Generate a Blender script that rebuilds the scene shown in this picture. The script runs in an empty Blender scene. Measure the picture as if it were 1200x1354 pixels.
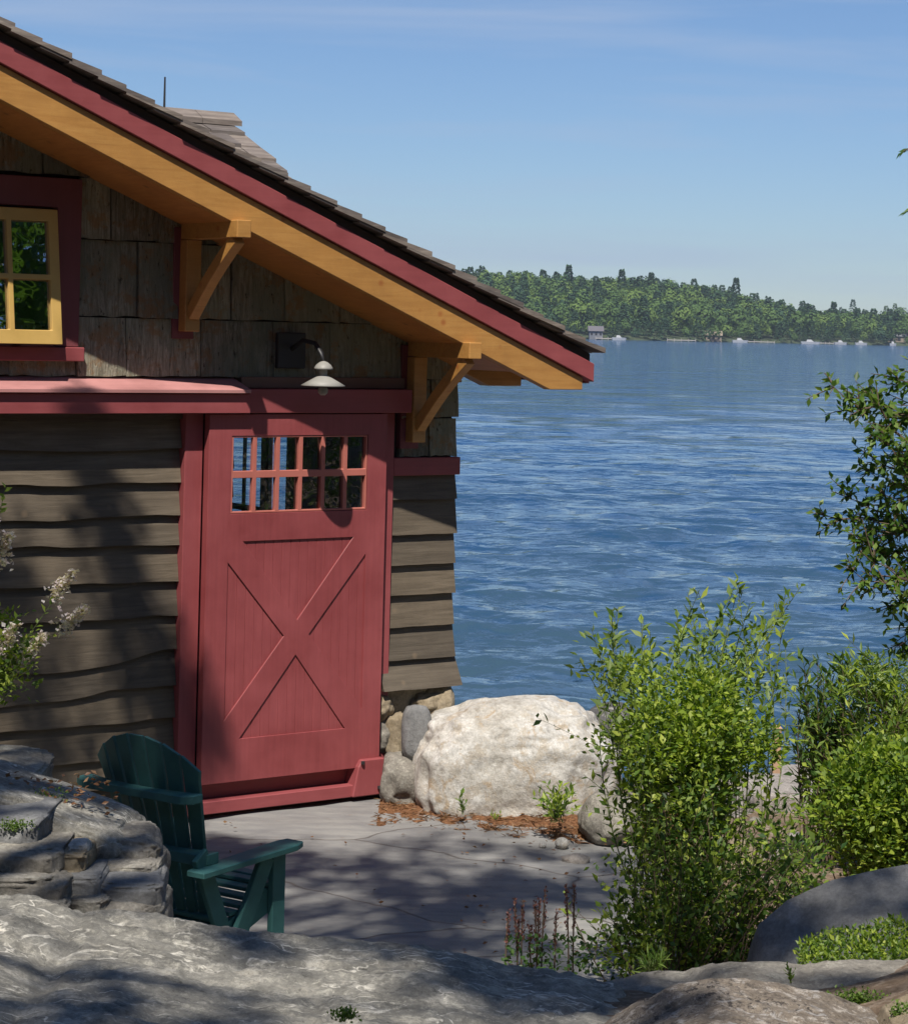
import bpy, bmesh, math, random
import numpy as np
from mathutils import Vector, Matrix, noise
R = math.radians
random.seed(7); rng = np.random.default_rng(7)
S = bpy.context.scene
COL = S.collection
FP, CX, HY, ROLL, EYE = 2900.0, 600.0, 433.0, 0.025, 2.69

def P(x, y, Y):
    """world point at real distance Y that was measured at (x, y) in the photograph"""
    xr = (x-CX)+ROLL*(y-HY); yr = (y-HY)-ROLL*(x-CX)
    return Vector((xr*Y/FP, Y, EYE-yr*Y/FP))

# ------------------------------------------------------------------ materials
def mat(name):
    m = bpy.data.materials.new(name); m.use_nodes = True
    nt = m.node_tree; nt.nodes.clear()
    out = nt.nodes.new('ShaderNodeOutputMaterial')
    b = nt.nodes.new('ShaderNodeBsdfPrincipled')
    nt.links.new(b.outputs[0], out.inputs[0])
    return m, nt, b, out
def N(nt, t, **k):
    n = nt.nodes.new(t)
    for a, v in k.items():
        if a.startswith('i_'): n.inputs[a[2:].replace('_', ' ')].default_value = v
        else: setattr(n, a, v)
    return n
def coords(nt, scale=(1, 1, 1), rot=(0, 0, 0)):
    tc = N(nt, 'ShaderNodeTexCoord'); mp = N(nt, 'ShaderNodeMapping')
    mp.inputs['Scale'].default_value = scale; mp.inputs['Rotation'].default_value = rot
    nt.links.new(tc.outputs['Object'], mp.inputs['Vector']); return mp.outputs[0]
def noisen(nt, vec, scale, detail=6, rough=.6, dist=0):
    n = N(nt, 'ShaderNodeTexNoise'); n.inputs['Scale'].default_value = scale
    n.inputs['Detail'].default_value = detail; n.inputs['Roughness'].default_value = rough
    n.inputs['Distortion'].default_value = dist
    nt.links.new(vec, n.inputs['Vector']); return n.outputs['Fac']
def ramp(nt, fac, stops, interp='LINEAR'):
    r = N(nt, 'ShaderNodeValToRGB'); cr = r.color_ramp; cr.interpolation = interp
    while len(cr.elements) < len(stops): cr.elements.new(.5)
    for e, (p, c) in zip(cr.elements, stops):
        e.position = p; e.color = (*c, 1) if len(c) == 3 else c
    nt.links.new(fac, r.inputs[0]); return r.outputs[0]
def mix(nt, fac, a, b, mode='MIX'):
    m = N(nt, 'ShaderNodeMix', data_type='RGBA', blend_type=mode)
    for i, v in ((0, fac), (6, a), (7, b)):
        if hasattr(v, 'links'): nt.links.new(v, m.inputs[i])
        else: m.inputs[i].default_value = v if i == 0 else (*v, 1)
    return m.outputs[2]
def bump(nt, b, h, strength=.5, dist=.01, normal=None):
    n = N(nt, 'ShaderNodeBump'); n.inputs['Strength'].default_value = strength
    n.inputs['Distance'].default_value = dist; nt.links.new(h, n.inputs['Height'])
    if normal: nt.links.new(normal, n.inputs['Normal'])
    nt.links.new(n.outputs[0], b.inputs['Normal']); return n.outputs[0]
def island(nt):
    return N(nt, 'ShaderNodeNewGeometry').outputs['Random Per Island']
M = {}
def paint(name, c, rough=.5, var=.25, gs=(3, 3, 30), spec=.4, bs=.12):
    m, nt, b, o = mat(name)
    v = coords(nt); g = coords(nt, gs)
    n1 = noisen(nt, v, 3.5, 5); n2 = noisen(nt, g, 2.2, 5, .7)
    dark = tuple(x*(1-var) for x in c); lite = tuple(min(1, x*(1+var*.7)+.008) for x in c)
    col = ramp(nt, n1, [(.3, dark), (.7, lite)])
    col = mix(nt, .3, col, ramp(nt, n2, [(.35, dark), (.65, lite)]))
    n3 = noisen(nt, v, 17, 8, .8); n5 = noisen(nt, g, 6, 6, .8)
    col = mix(nt, ramp(nt, n3, [(.60, (0, 0, 0)), (.72, (.5*var*2, .5*var*2, .5*var*2))]), col, tuple(x*.55+.03 for x in c))
    col = mix(nt, ramp(nt, n5, [(.63, (0, 0, 0)), (.72, (.6, .6, .6))]), col, tuple(min(1, x*1.25+.02) for x in c))
    nt.links.new(col, b.inputs['Base Color']); b.inputs['Roughness'].default_value = rough
    nt.links.new(ramp(nt, n1, [(.3, (rough-.1,)*3), (.7, (min(1, rough+.2),)*3)]), b.inputs['Roughness'])
    b.inputs['Specular IOR Level'].default_value = spec
    bump(nt, b, n2, bs, .004); M[name] = m; return m
paint('red_paint', (.255, .054, .058), .55, .16, (18, 18, 1.2))
paint('red_paint_long', (.255, .054, .058), .55, .18, (1.2, 18, 18))
paint('door_paint', (.255, .052, .055), .5, .22, (22, 22, 1.0))
paint('sash_paint', (.5, .32, .09), .5, .12, (6, 6, 6))
paint('muntin_paint', (.42, .13, .10), .5, .1, (6, 6, 6))
paint('chair_paint', (.045, .145, .14), .55, .3, (4, 4, 4), .25)
paint('lamp_metal', (.27, .262, .24), .5, .2, (6, 6, 6))
paint('dark_metal', (.02, .02, .022), .45, .2, (6, 6, 6))
paint('boat_white', (.5, .5, .5), .4, .1)
paint('house_tan', (.26, .21, .16), .8, .2)
paint('house_grey', (.15, .155, .17), .8, .2)
paint('roof_far', (.12, .11, .12), .8, .2)
paint('dock_wood', (.38, .35, .32), .8, .25)
paint('post_wood', (.42, .27, .17), .8, .3, (20, 20, 2))
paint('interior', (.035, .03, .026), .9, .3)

paint('shadow_dark_wood', (.045, .03, .024), .85, .3)  # near-black tone standing in for the shade under the roof shakes
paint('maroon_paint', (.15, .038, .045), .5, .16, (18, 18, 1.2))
paint('faded_red', (.42, .19, .18), .6, .25, (1.2, 14, 14))
def wood(name, c1, c2, c3, axis_scale, rough=.6, knots=True, bs=.3, knot_c=None):
    m, nt, b, o = mat(name)
    g = coords(nt, axis_scale); v = coords(nt)
    n = noisen(nt, g, 2.5, 8, .65, .6)
    col = ramp(nt, n, [(.3, c1), (.5, c2), (.7, c3)])
    n2 = noisen(nt, v, 1.3, 3)
    col = mix(nt, ramp(nt, n2, [(.35, (0, 0, 0)), (.7, (.35, .35, .35))]), col, c1)
    if knots:
        vo = N(nt, 'ShaderNodeTexVoronoi'); vo.inputs['Scale'].default_value = 5.5
        nt.links.new(v, vo.inputs['Vector'])
        col = mix(nt, ramp(nt, vo.outputs['Distance'], [(.04, (.8, .8, .8)), (.13, (0, 0, 0))]), col, knot_c or tuple(x*.45 for x in c1))
    ck = noisen(nt, coords(nt, tuple(a*(.35 if a < 3 else 2.2) for a in axis_scale)), 2.0, 5, .7, .3)
    col = mix(nt, ramp(nt, ck, [(.30, (.75, .75, .75)), (.37, (0, 0, 0))]), col, tuple(x*.5 for x in c1))
    st = noisen(nt, v, 2.4, 6, .7)
    if name in ('clapboard', 'shake'): col = mix(nt, 1, col, ramp(nt, island(nt), [(0, (.74, .74, .76)), (1, (1.28, 1.24, 1.18))]), 'MULTIPLY')
    col = mix(nt, 1, col, ramp(nt, st, [(.3, (.80, .78, .76)), (.6, (1.05, 1.05, 1.05))]), 'MULTIPLY')
    nt.links.new(col, b.inputs['Base Color']); b.inputs['Roughness'].default_value = rough
    bump(nt, b, n, bs, .006); M[name] = m; return m
wood('cedar_beam', (.36, .17, .042), (.42, .21, .055), (.47, .25, .07), (1.2, 16, 16), .5, bs=.15, knot_c=(.30, .09, .02))
wood('cedar_soffit', (.36, .14, .032), (.42, .175, .042), (.47, .21, .055), (14, 2, 14), .5, bs=.1)
wood('clapboard', (.070, .056, .038), (.110, .088, .062), (.150, .122, .088), (1.0, 20, 14), .75, bs=.6, knot_c=(.19, .14, .09))
wood('shake', (.10, .085, .075), (.17, .145, .13), (.26, .23, .20), (1.5, 14, 14), .85, False, .6)

def bark():
    m, nt, b, o = mat('bark')
    g = coords(nt, (34, 34, 3.0)); v = coords(nt)
    n = noisen(nt, g, 1.5, 8, .75, 1.0); n2 = noisen(nt, v, 2.6, 5, .6)
    n3 = noisen(nt, v, 9, 5, .7); n4 = noisen(nt, coords(nt, (14, 14, 5)), 3, 6, .7)
    col = ramp(nt, n, [(.30, (.09, .08, .055)), (.45, (.25, .235, .185)), (.60, (.42, .40, .33)), (.8, (.60, .58, .50))])
    col = mix(nt, ramp(nt, n2, [(.42, (0, 0, 0)), (.58, (.8, .8, .8))]), col, (.23, .25, .195))
    col = mix(nt, ramp(nt, n3, [(.52, (0, 0, 0)), (.62, (.75, .75, .75))]), col, (.30, .19, .10))
    isl = ramp(nt, island(nt), [(0, (.7, .7, .7)), (1, (1.3, 1.28, 1.2))])
    col = mix(nt, 1, col, isl, 'MULTIPLY')
    col = mix(nt, ramp(nt, n4, [(.32, (.85, .85, .85)), (.40, (0, 0, 0))]), col, (.035, .028, .02))
    nt.links.new(col, b.inputs['Base Color']); b.inputs['Roughness'].default_value = .95
    b.inputs['Specular IOR Level'].default_value = .2
    a = N(nt, 'ShaderNodeMath', operation='ADD'); nt.links.new(n, a.inputs[0]); nt.links.new(n4, a.inputs[1])
    bump(nt, b, a.outputs[0], 1.0, .03); M['bark'] = m
bark()

def rockmat(name, cols, scale=3, vein=None, grain=None, speck=None, rough=.92, bs=.7, lichen=None, bd=.03):
    m, nt, b, o = mat(name); v = coords(nt)
    n1 = noisen(nt, v, scale, 10, .68, .4); n2 = noisen(nt, v, scale*5, 8, .75)
    st = [(.28+.44*i/(len(cols)-1), c) for i, c in enumerate(cols)]
    col = ramp(nt, n1, st)
    col = mix(nt, .45, col, ramp(nt, n2, [(.35, tuple(x*.55 for x in cols[0])), (.65, cols[-1])]))
    h = N(nt, 'ShaderNodeMath', operation='ADD'); nt.links.new(n1, h.inputs[0])
    h2 = N(nt, 'ShaderNodeMath', operation='MULTIPLY'); h2.inputs[1].default_value = .35
    nt.links.new(n2, h2.inputs[0]); nt.links.new(h2.outputs[0], h.inputs[1])
    if vein:
        w = noisen(nt, coords(nt, (.8, 2.2, 1.2), (0, 0, .5)), 2.0, 4, .55, 1.6)
        band = ramp(nt, w, [(.488, (0, 0, 0)), (.496, (1, 1, 1)), (.504, (1, 1, 1)), (.512, (0, 0, 0))])
        brk = ramp(nt, n2, [(.40, (0, 0, 0)), (.52, (.95, .95, .95))])
        col = mix(nt, mix(nt, 1, band, brk, 'MULTIPLY'), col, tuple(x*1.15 for x in vein))
        l2 = noisen(nt, v, 6.5, 8, .8)
        col = mix(nt, ramp(nt, l2, [(.53, (0, 0, 0)), (.62, (.7, .7, .7))]), col, tuple(x*.85 for x in vein))
        col = mix(nt, ramp(nt, l2, [(.36, (.6, .6, .6)), (.45, (0, 0, 0))]), col, tuple(x*.6 for x in cols[0]))
    if speck:
        ns_ = noisen(nt, v, speck[0], 5, .8, .3)
        msk = mix(nt, 1, ramp(nt, ns_, [(.50, (0, 0, 0)), (.58, (.9, .9, .9))]), ramp(nt, n1, [(.38, (.15, .15, .15)), (.55, (1, 1, 1))]), 'MULTIPLY')
        col = mix(nt, msk, col, speck[1])
    if lichen:
        l = noisen(nt, v, scale*2.3, 8, .7, .8)
        col = mix(nt, ramp(nt, l, [(.56, (0, 0, 0)), (.64, (.85, .85, .85))]), col, lichen)
    g3 = noisen(nt, v, 70, 4, .8); g4 = noisen(nt, v, 17, 8, .85)
    if grain:
        col = mix(nt, ramp(nt, g4, [(.53, (0, 0, 0)), (.60, (.75, .75, .75))]), col, grain)
        col = mix(nt, ramp(nt, g4, [(.36, (.75, .75, .75)), (.43, (0, 0, 0))]), col, tuple(x*.45 for x in cols[0]))
    col = mix(nt, 1, col, ramp(nt, g3, [(.3, (.78, .78, .78)), (.7, (1.2, 1.2, 1.2))]), 'MULTIPLY')
    nt.links.new(col, b.inputs['Base Color']); b.inputs['Roughness'].default_value = rough
    b.inputs['Specular IOR Level'].default_value = .15
    q = bump(nt, b, h.outputs[0], bs, bd); q = bump(nt, b, g4, .7, .012, q); bump(nt, b, g3, .6, .004, q); M[name] = m
rockmat('white_rock', [(.24, .21, .17), (.46, .43, .375), (.62, .60, .56), (.74, .73, .70)], 3.0, lichen=(.40, .31, .21), speck=(14, (.44, .39, .32)), bs=.7, bd=.025)
rockmat('grey_rock', [(.14, .128, .108), (.235, .218, .188), (.33, .305, .265)], 2.5, grain=(.36, .34, .29), lichen=(.33, .32, .28))
rockmat('slab_rock', [(.15, .145, .128), (.235, .226, .20), (.32, .305, .265)], 2.2, vein=(.58, .55, .48), lichen=(.38, .355, .30), grain=(.42, .40, .34))
rockmat('smooth_rock', [(.15, .15, .15), (.21, .21, .21), (.27, .27, .265)], 2.0, bs=.3, lichen=(.29, .29, .29))
rockmat('speckled_rock', [(.13, .11, .09), (.27, .22, .17), (.42, .36, .29)], 6, grain=(.55, .50, .44), speck=(30, (.045, .04, .04)), lichen=(.46, .44, .42), bs=1)
rockmat('tan_rock', [(.20, .15, .09), (.30, .24, .16), (.40, .34, .25)], 3)
rockmat('dark_rock', [(.05, .05, .055), (.10, .10, .10), (.17, .16, .15)], 4, lichen=(.3, .29, .27))
rockmat('mortar', [(.20, .165, .115), (.29, .24, .17), (.38, .32, .23)], 6)
rockmat('soil', [(.10, .07, .045), (.19, .135, .09), (.30, .22, .16)], 3, speck=(30, (.34, .28, .22)), bs=1)
rockmat('mulch', [(.14, .06, .028), (.27, .12, .055), (.38, .21, .11)], 14, speck=(40, (.10, .05, .03)), bs=1)
rockmat('step_stone', [(.22, .20, .18), (.33, .30, .27), (.43, .39, .36)], 4)

def patio_mat():
    m, nt, b, o = mat('flagstone'); v = coords(nt); v2 = coords(nt, (.55, .9, 1), (0, 0, .35))
    n1 = noisen(nt, v, 1.4, 8, .65, .6); n2 = noisen(nt, v, 11, 8, .75); n3 = noisen(nt, coords(nt, (1, 4, 1), (0, 0, .15)), 2.5, 8, .7)
    vo = N(nt, 'ShaderNodeTexVoronoi'); vo.inputs['Scale'].default_value = .9; nt.links.new(v2, vo.inputs['Vector'])
    vd = N(nt, 'ShaderNodeTexVoronoi', feature='DISTANCE_TO_EDGE'); vd.inputs['Scale'].default_value = .9
    ds = N(nt, 'ShaderNodeVectorMath', operation='ADD'); nt.links.new(v2, ds.inputs[0])
    nn = N(nt, 'ShaderNodeTexNoise'); nn.inputs['Scale'].default_value = 3; nt.links.new(v, nn.inputs['Vector'])
    sc = N(nt, 'ShaderNodeVectorMath', operation='SCALE'); sc.inputs['Scale'].default_value = .12
    nt.links.new(nn.outputs['Color'], sc.inputs[0]); nt.links.new(sc.outputs[0], ds.inputs[1])
    nt.links.new(ds.outputs[0], vd.inputs['Vector']); nt.links.new(ds.outputs[0], vo.inputs['Vector'])
    col = ramp(nt, n1, [(.3, (.150, .147, .150)), (.5, (.215, .212, .208)), (.7, (.31, .302, .28))])
    col = mix(nt, .4, col, ramp(nt, n3, [(.35, (.135, .13, .135)), (.65, (.36, .345, .31))]))
    tint = ramp(nt, vo.outputs['Color'], [(0, (.82, .83, .85)), (1, (1.1, 1.1, 1.06))])
    col = mix(nt, 1, col, tint, 'MULTIPLY')
    col = mix(nt, ramp(nt, n2, [(.58, (0, 0, 0)), (.7, (.5, .5, .5))]), col, (.17, .12, .09))
    cr = ramp(nt, vd.outputs['Distance'], [(.0, (.8, .8, .8)), (.008, (0, 0, 0))])
    col = mix(nt, cr, col, (.07, .055, .045))
    nt.links.new(col, b.inputs['Base Color']); b.inputs['Roughness'].default_value = .8
    h = mix(nt, cr, n1, (0, 0, 0)); h = mix(nt, .25, h, n2)
    bump(nt, b, h, .6, .03); M['flagstone'] = m
patio_mat()

def leaf(name, c1, c2, c3, trans=.45, rough=.45):
    m, nt, b, o = mat(name)
    col = ramp(nt, island(nt), [(0, c1), (.55, c2), (1, c3)])
    nt.links.new(col, b.inputs['Base Color']); b.inputs['Roughness'].default_value = rough
    b.inputs['Specular IOR Level'].default_value = .35
    t = N(nt, 'ShaderNodeBsdfTranslucent')
    tc = mix(nt, 1, col, (1.25, 1.35, .55), 'MULTIPLY'); nt.links.new(tc, t.inputs[0])
    ms = N(nt, 'ShaderNodeMixShader'); ms.inputs[0].default_value = trans
    nt.links.new(b.outputs[0], ms.inputs[1]); nt.links.new(t.outputs[0], ms.inputs[2])
    nt.links.new(ms.outputs[0], o.inputs[0]); M[name] = m
leaf('leaf_bright', (.16, .24, .03), (.27, .36, .045), (.42, .48, .09), .45)
leaf('leaf_mid', (.06, .12, .02), (.12, .20, .035), (.22, .30, .07), .45)
leaf('leaf_dark', (.025, .065, .016), (.05, .105, .024), (.085, .155, .035), .35)
leaf('leaf_pale', (.14, .22, .06), (.22, .31, .10), (.33, .40, .18), .5)
leaf('leaf_tree', (.03, .085, .015), (.06, .13, .02), (.12, .21, .035), .4)
leaf('petal', (.62, .50, .53), (.74, .65, .67), (.82, .77, .77), .4)
leaf('red_spike', (.10, .04, .038), (.16, .065, .055), (.22, .11, .085), .2)
leaf('rust_leaf', (.11, .055, .03), (.20, .10, .05), (.32, .20, .11), .2)
leaf('far_light', (.10, .165, .034), (.12, .185, .04), (.145, .21, .048), .2, .9)
leaf('far_mid', (.068, .125, .032), (.08, .14, .035), (.098, .16, .04), .2, .9)
leaf('far_dark', (.034, .078, .036), (.042, .088, .04), (.052, .10, .044), .15, .9)
paint('twig', (.11, .075, .05), .85, .3)
paint('twig_green', (.12, .15, .05), .7, .3)
wood('trunk', (.06, .045, .035), (.11, .085, .065), (.17, .14, .11), (12, 12, 2), .95, False, 1)
paint('hill_ground', (.05, .07, .03), .95, .3)

def glass(name, fac, tint):
    m = bpy.data.materials.new(name); m.use_nodes = True; nt = m.node_tree; nt.nodes.clear()
    o = N(nt, 'ShaderNodeOutputMaterial'); g = N(nt, 'ShaderNodeBsdfGlossy'); g.inputs['Roughness'].default_value = .01
    t = N(nt, 'ShaderNodeBsdfTransparent'); t.inputs[0].default_value = (*tint, 1)
    ms = N(nt, 'ShaderNodeMixShader'); ms.inputs[0].default_value = fac
    v = coords(nt); n = N(nt, 'ShaderNodeBump'); n.inputs['Strength'].default_value = .08; n.inputs['Distance'].default_value = .02
    nt.links.new(noisen(nt, v, 6, 2), n.inputs['Height']); nt.links.new(n.outputs[0], g.inputs['Normal'])
    nt.links.new(t.outputs[0], ms.inputs[1]); nt.links.new(g.outputs[0], ms.inputs[2]); nt.links.new(ms.outputs[0], o.inputs[0]); M[name] = m
glass('door_glass', .16, (.85, .9, .92)); glass('window_glass', .5, (.6, .65, .7))

def water_mat():
    m, nt, b, o = mat('lake_water')
    tc = N(nt, 'ShaderNodeTexCoord')
    def oct_(sc, scale, det):
        mp = N(nt, 'ShaderNodeMapping'); mp.inputs['Scale'].default_value = sc
        nt.links.new(tc.outputs['Object'], mp.inputs['Vector'])
        return noisen(nt, mp.outputs[0], scale, det, .6)
    n1 = oct_((1, 1, 1), 4.5, 4); n2 = oct_((1, 1, 1), .9, 5); n3 = oct_((1, 1, 1), .10, 6); n4 = oct_((.35, 1, 1), .012, 3)
    a = bump(nt, b, n1, 1, .012); a = bump(nt, b, n2, 1, .13, a); a = bump(nt, b, n3, 1, 1.5, a)
    col = ramp(nt, n4, [(.35, (.006, .045, .125)), (.65, (.010, .060, .155))])
    sp = N(nt, 'ShaderNodeSeparateXYZ'); nt.links.new(tc.outputs['Object'], sp.inputs[0])
    dv = N(nt, 'ShaderNodeMath', operation='DIVIDE'); nt.links.new(sp.outputs[1], dv.inputs[0]); dv.inputs[1].default_value = 100
    shal = ramp(nt, dv.outputs[0], [(.2, (1, 1, 1)), (.7, (0, 0, 0))])   # shallows near the shore
    col = mix(nt, mix(nt, 1, ramp(nt, n2, [(.25, (0, 0, 0)), (.5, (1, 1, 1))]), shal, 'MULTIPLY'), col, (.036, .072, .105))
    nt.links.new(col, b.inputs['Base Color']); b.inputs['Roughness'].default_value = .05
    b.inputs['IOR'].default_value = 1.33; M['lake_water'] = m
water_mat()

# ------------------------------------------------------------------ mesh helpers
def tag(o, label=None, cat=None, group=None, kind=None):
    for k, v in (('label', label), ('category', cat), ('group', group), ('kind', kind)):
        if v: o[k] = v
    return o
def empty(name, loc=(0, 0, 0), rz=0, **k):
    o = bpy.data.objects.new(name, None); o.location = loc; o.rotation_euler[2] = rz; o.empty_display_size = .2
    COL.objects.link(o); return tag(o, **k)
def link(me, name, m, parent=None, smooth=False):
    if not isinstance(m, (list, tuple)): m = [m]
    for x in m: me.materials.append(M[x])
    if smooth: me.shade_smooth()
    o = bpy.data.objects.new(name, me); COL.objects.link(o)
    if parent: o.parent = parent
    return o
class MB:
    def __init__(s): s.bm = bmesh.new()
    def box(s, x0, x1, y0, y1, z0, z1):
        a = [s.bm.verts.new(p) for p in ((x0, y0, z0), (x1, y0, z0), (x1, y1, z0), (x0, y1, z0), (x0, y0, z1), (x1, y0, z1), (x1, y1, z1), (x0, y1, z1))]
        for f in ((0, 3, 2, 1), (4, 5, 6, 7), (0, 1, 5, 4), (1, 2, 6, 5), (2, 3, 7, 6), (3, 0, 4, 7)): s.bm.faces.new([a[i] for i in f])
        return s
    def hull8(s, pts):
        a = [s.bm.verts.new(p) for p in pts]
        for f in ((0, 3, 2, 1), (4, 5, 6, 7), (0, 1, 5, 4), (1, 2, 6, 5), (2, 3, 7, 6), (3, 0, 4, 7)): s.bm.faces.new([a[i] for i in f])
        return s
    def bar(s, a, b, wx, wy, up=Vector((0, 0, 1)), wx2=None, wy2=None):
        a, b = Vector(a), Vector(b); d = (b-a).normalized()
        if abs(d.dot(up)) > .98: up = Vector((0, 1, 0))
        r = d.cross(up).normalized(); q = r.cross(d).normalized()
        wx2 = wx2 or wx; wy2 = wy2 or wy
        f = lambda c, w, h: [c-r*w-q*h, c+r*w-q*h, c+r*w+q*h, c-r*w+q*h]
        return s.hull8(f(a, wx/2, wy/2)+f(b, wx2/2, wy2/2))
    def tube(s, pts, radii, n=8, cap=True):
        rings = []; pts = [Vector(p) for p in pts]
        for i, p in enumerate(pts):
            d = (pts[min(i+1, len(pts)-1)]-pts[max(i-1, 0)]).normalized()
            u = Vector((0, 0, 1)) if abs(d.z) < .9 else Vector((1, 0, 0))
            a = d.cross(u).normalized(); b = d.cross(a)
            r = radii[i] if isinstance(radii, (list, tuple)) else radii
            rings.append([s.bm.verts.new(p+(a*math.cos(2*math.pi*k/n)+b*math.sin(2*math.pi*k/n))*r) for k in range(n)])
        for r0, r1 in zip(rings, rings[1:]):
            for k in range(n): s.bm.faces.new([r0[k], r0[(k+1) % n], r1[(k+1) % n], r1[k]])
        if cap: s.bm.faces.new(rings[0][::-1]); s.bm.faces.new(rings[-1])
        return s
    def lathe(s, c, prof, n=24):
        c = Vector(c); rings = [[s.bm.verts.new(c+Vector((r*math.cos(2*math.pi*k/n), r*math.sin(2*math.pi*k/n), z))) for k in range(n)] for r, z in prof]
        for r0, r1 in zip(rings, rings[1:]):
            for k in range(n): s.bm.faces.new([r0[k], r0[(k+1) % n], r1[(k+1) % n], r1[k]])
        s.bm.faces.new(rings[0][::-1]); s.bm.faces.new(rings[-1]); return s
    def prism(s, outer, holes, f, t0, t1):
        """outline (with holes) in 2-D, pushed from t0 to t1; f(a, b, t) gives the point"""
        b2 = bmesh.new(); ed = []
        for loop in [outer]+list(holes):
            vs = [b2.verts.new((p[0], p[1], 0)) for p in loop]
            ed += [b2.edges.new((vs[i], vs[(i+1) % len(vs)])) for i in range(len(vs))]
        bmesh.ops.triangle_fill(b2, edges=ed, use_beauty=True)
        b2.verts.index_update(); vs = list(b2.verts)
        A = [s.bm.verts.new(f(v.co.x, v.co.y, t0)) for v in vs]; B = [s.bm.verts.new(f(v.co.x, v.co.y, t1)) for v in vs]
        for fc in b2.faces:
            ids = [v.index for v in fc.verts]
            s.bm.faces.new([A[i] for i in ids]); s.bm.faces.new([B[i] for i in reversed(ids)])
        for e in b2.edges:
            if len(e.link_faces) == 1:
                i, j = e.verts[0].index, e.verts[1].index; s.bm.faces.new([A[i], A[j], B[j], B[i]])
        b2.free(); return s
    def build(s, name, m, parent=None, bevel=0, smooth=False):
        bmesh.ops.recalc_face_normals(s.bm, faces=s.bm.faces)
        if bevel:
            es = [e for e in s.bm.edges if len(e.link_faces) == 2 and e.calc_face_angle(0) > .5]
            bmesh.ops.bevel(s.bm, geom=es, offset=bevel, segments=1, affect='EDGES', clamp_overlap=True)
        me = bpy.data.meshes.new(name); s.bm.to_mesh(me); s.bm.free()
        return link(me, name, m, parent, smooth)
def np_mesh(name, co, faces_n, idx, m, parent=None, mi=None, smooth=False):
    me = bpy.data.meshes.new(name); nf = len(idx)//faces_n
    me.vertices.add(len(co)); me.vertices.foreach_set('co', np.ascontiguousarray(co, dtype=np.float32).ravel())
    me.loops.add(len(idx)); me.loops.foreach_set('vertex_index', np.ascontiguousarray(idx, dtype=np.int32))
    me.polygons.add(nf); me.polygons.foreach_set('loop_start', np.arange(nf, dtype=np.int32)*faces_n)
    if mi is not None:
        me.polygons.foreach_set('material_index', np.ascontiguousarray(mi, dtype=np.int32))
    me.update(calc_edges=True); me.validate()
    return link(me, name, m, parent, smooth)
def grid(name, nx, ny, f, m, parent=None):
    co = np.array([f(i/(nx-1), j/(ny-1)) for j in range(ny) for i in range(nx)])
    I, J = np.meshgrid(np.arange(nx-1), np.arange(ny-1)); a = (J*nx+I).ravel()
    idx = np.stack([a, a+1, a+nx+1, a+nx], 1).ravel()
    return np_mesh(name, co, 4, idx, m, parent, smooth=True)
def fbm(p, o=5, H=.9): return noise.fractal(p, H, 2.1, o)
def rock(name, c, r, m, seed=0, rz=0, ry=None, amp=.22, flat=.0, sub=5, parent=None, fine=.03, freq=1.5, tilt=0, blocky=1.0, **k):
    bm = bmesh.new(); bmesh.ops.create_icosphere(bm, subdivisions=sub, radius=1)
    off = Vector((seed*7.3, seed*3.1, seed*1.7))
    for v in bm.verts:
        p = v.co.copy()
        if blocky != 1: p = Vector([math.copysign(abs(t)**blocky, t) for t in p])
        d = 1+amp*fbm(v.co*freq*.7+off, 3)+fine*fbm(v.co*6+off, 5)
        cr = noise.voronoi(v.co*1.3+off)[0]; d -= .22*amp/.22*max(0, .12-(cr[1]-cr[0]))
        v.co = Vector((p.x*r[0], p.y*r[1], p.z*r[2]))*d
        if flat and v.co.z > r[2]*flat: v.co.z = r[2]*flat+(v.co.z-r[2]*flat)*.25
    me = bpy.data.meshes.new(name); bm.to_mesh(me); bm.free()
    o = link(me, name, m, parent, True); o.location = c; o.rotation_euler = (tilt, tilt*.6 if ry is None else ry, rz); return tag(o, **k)

# leaves: arrays of base, direction, size -> folded quads
def leaf_mesh(name, base, dirn, size, m, parent=None, wid=.5, mi=None, fold=.25, jit=.6, upv=None):
    n = len(base); base = np.asarray(base, float); dirn = np.asarray(dirn, float)
    dirn = dirn/np.maximum(np.linalg.norm(dirn, axis=1, keepdims=True), 1e-6)
    size = np.broadcast_to(np.asarray(size, float), (n,))[:, None]
    up = (np.tile([0, 0, 1.], (n, 1)) if upv is None else np.asarray(upv))+rng.normal(0, jit, (n, 3))
    sd = np.cross(dirn, up); sd /= np.maximum(np.linalg.norm(sd, axis=1, keepdims=True), 1e-6)
    nr = np.cross(sd, dirn)
    w = size*wid*.5; mid = base+dirn*size*.45
    co = np.stack([base, mid-sd*w+nr*w*fold, base+dirn*size-nr*size*.08, mid+sd*w+nr*w*fold], 1).reshape(-1, 3)
    a = np.arange(n)*4
    idx = np.stack([a, a+1, a+2, a, a+2, a+3], 1).ravel()
    return np_mesh(name, co, 3, idx, m, parent, None if mi is None else np.repeat(mi, 2))
def shoot(p0, p1, bend=.15, n=8):
    p0, p1 = Vector(p0), Vector(p1); L = (p1-p0).length
    b = Vector((random.uniform(-1, 1), random.uniform(-1, 1), random.uniform(0, 1)))*bend*L
    return [p0.lerp(p1, i/n)+b*math.sin(math.pi*i/n)*.6 for i in range(n+1)]
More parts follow.
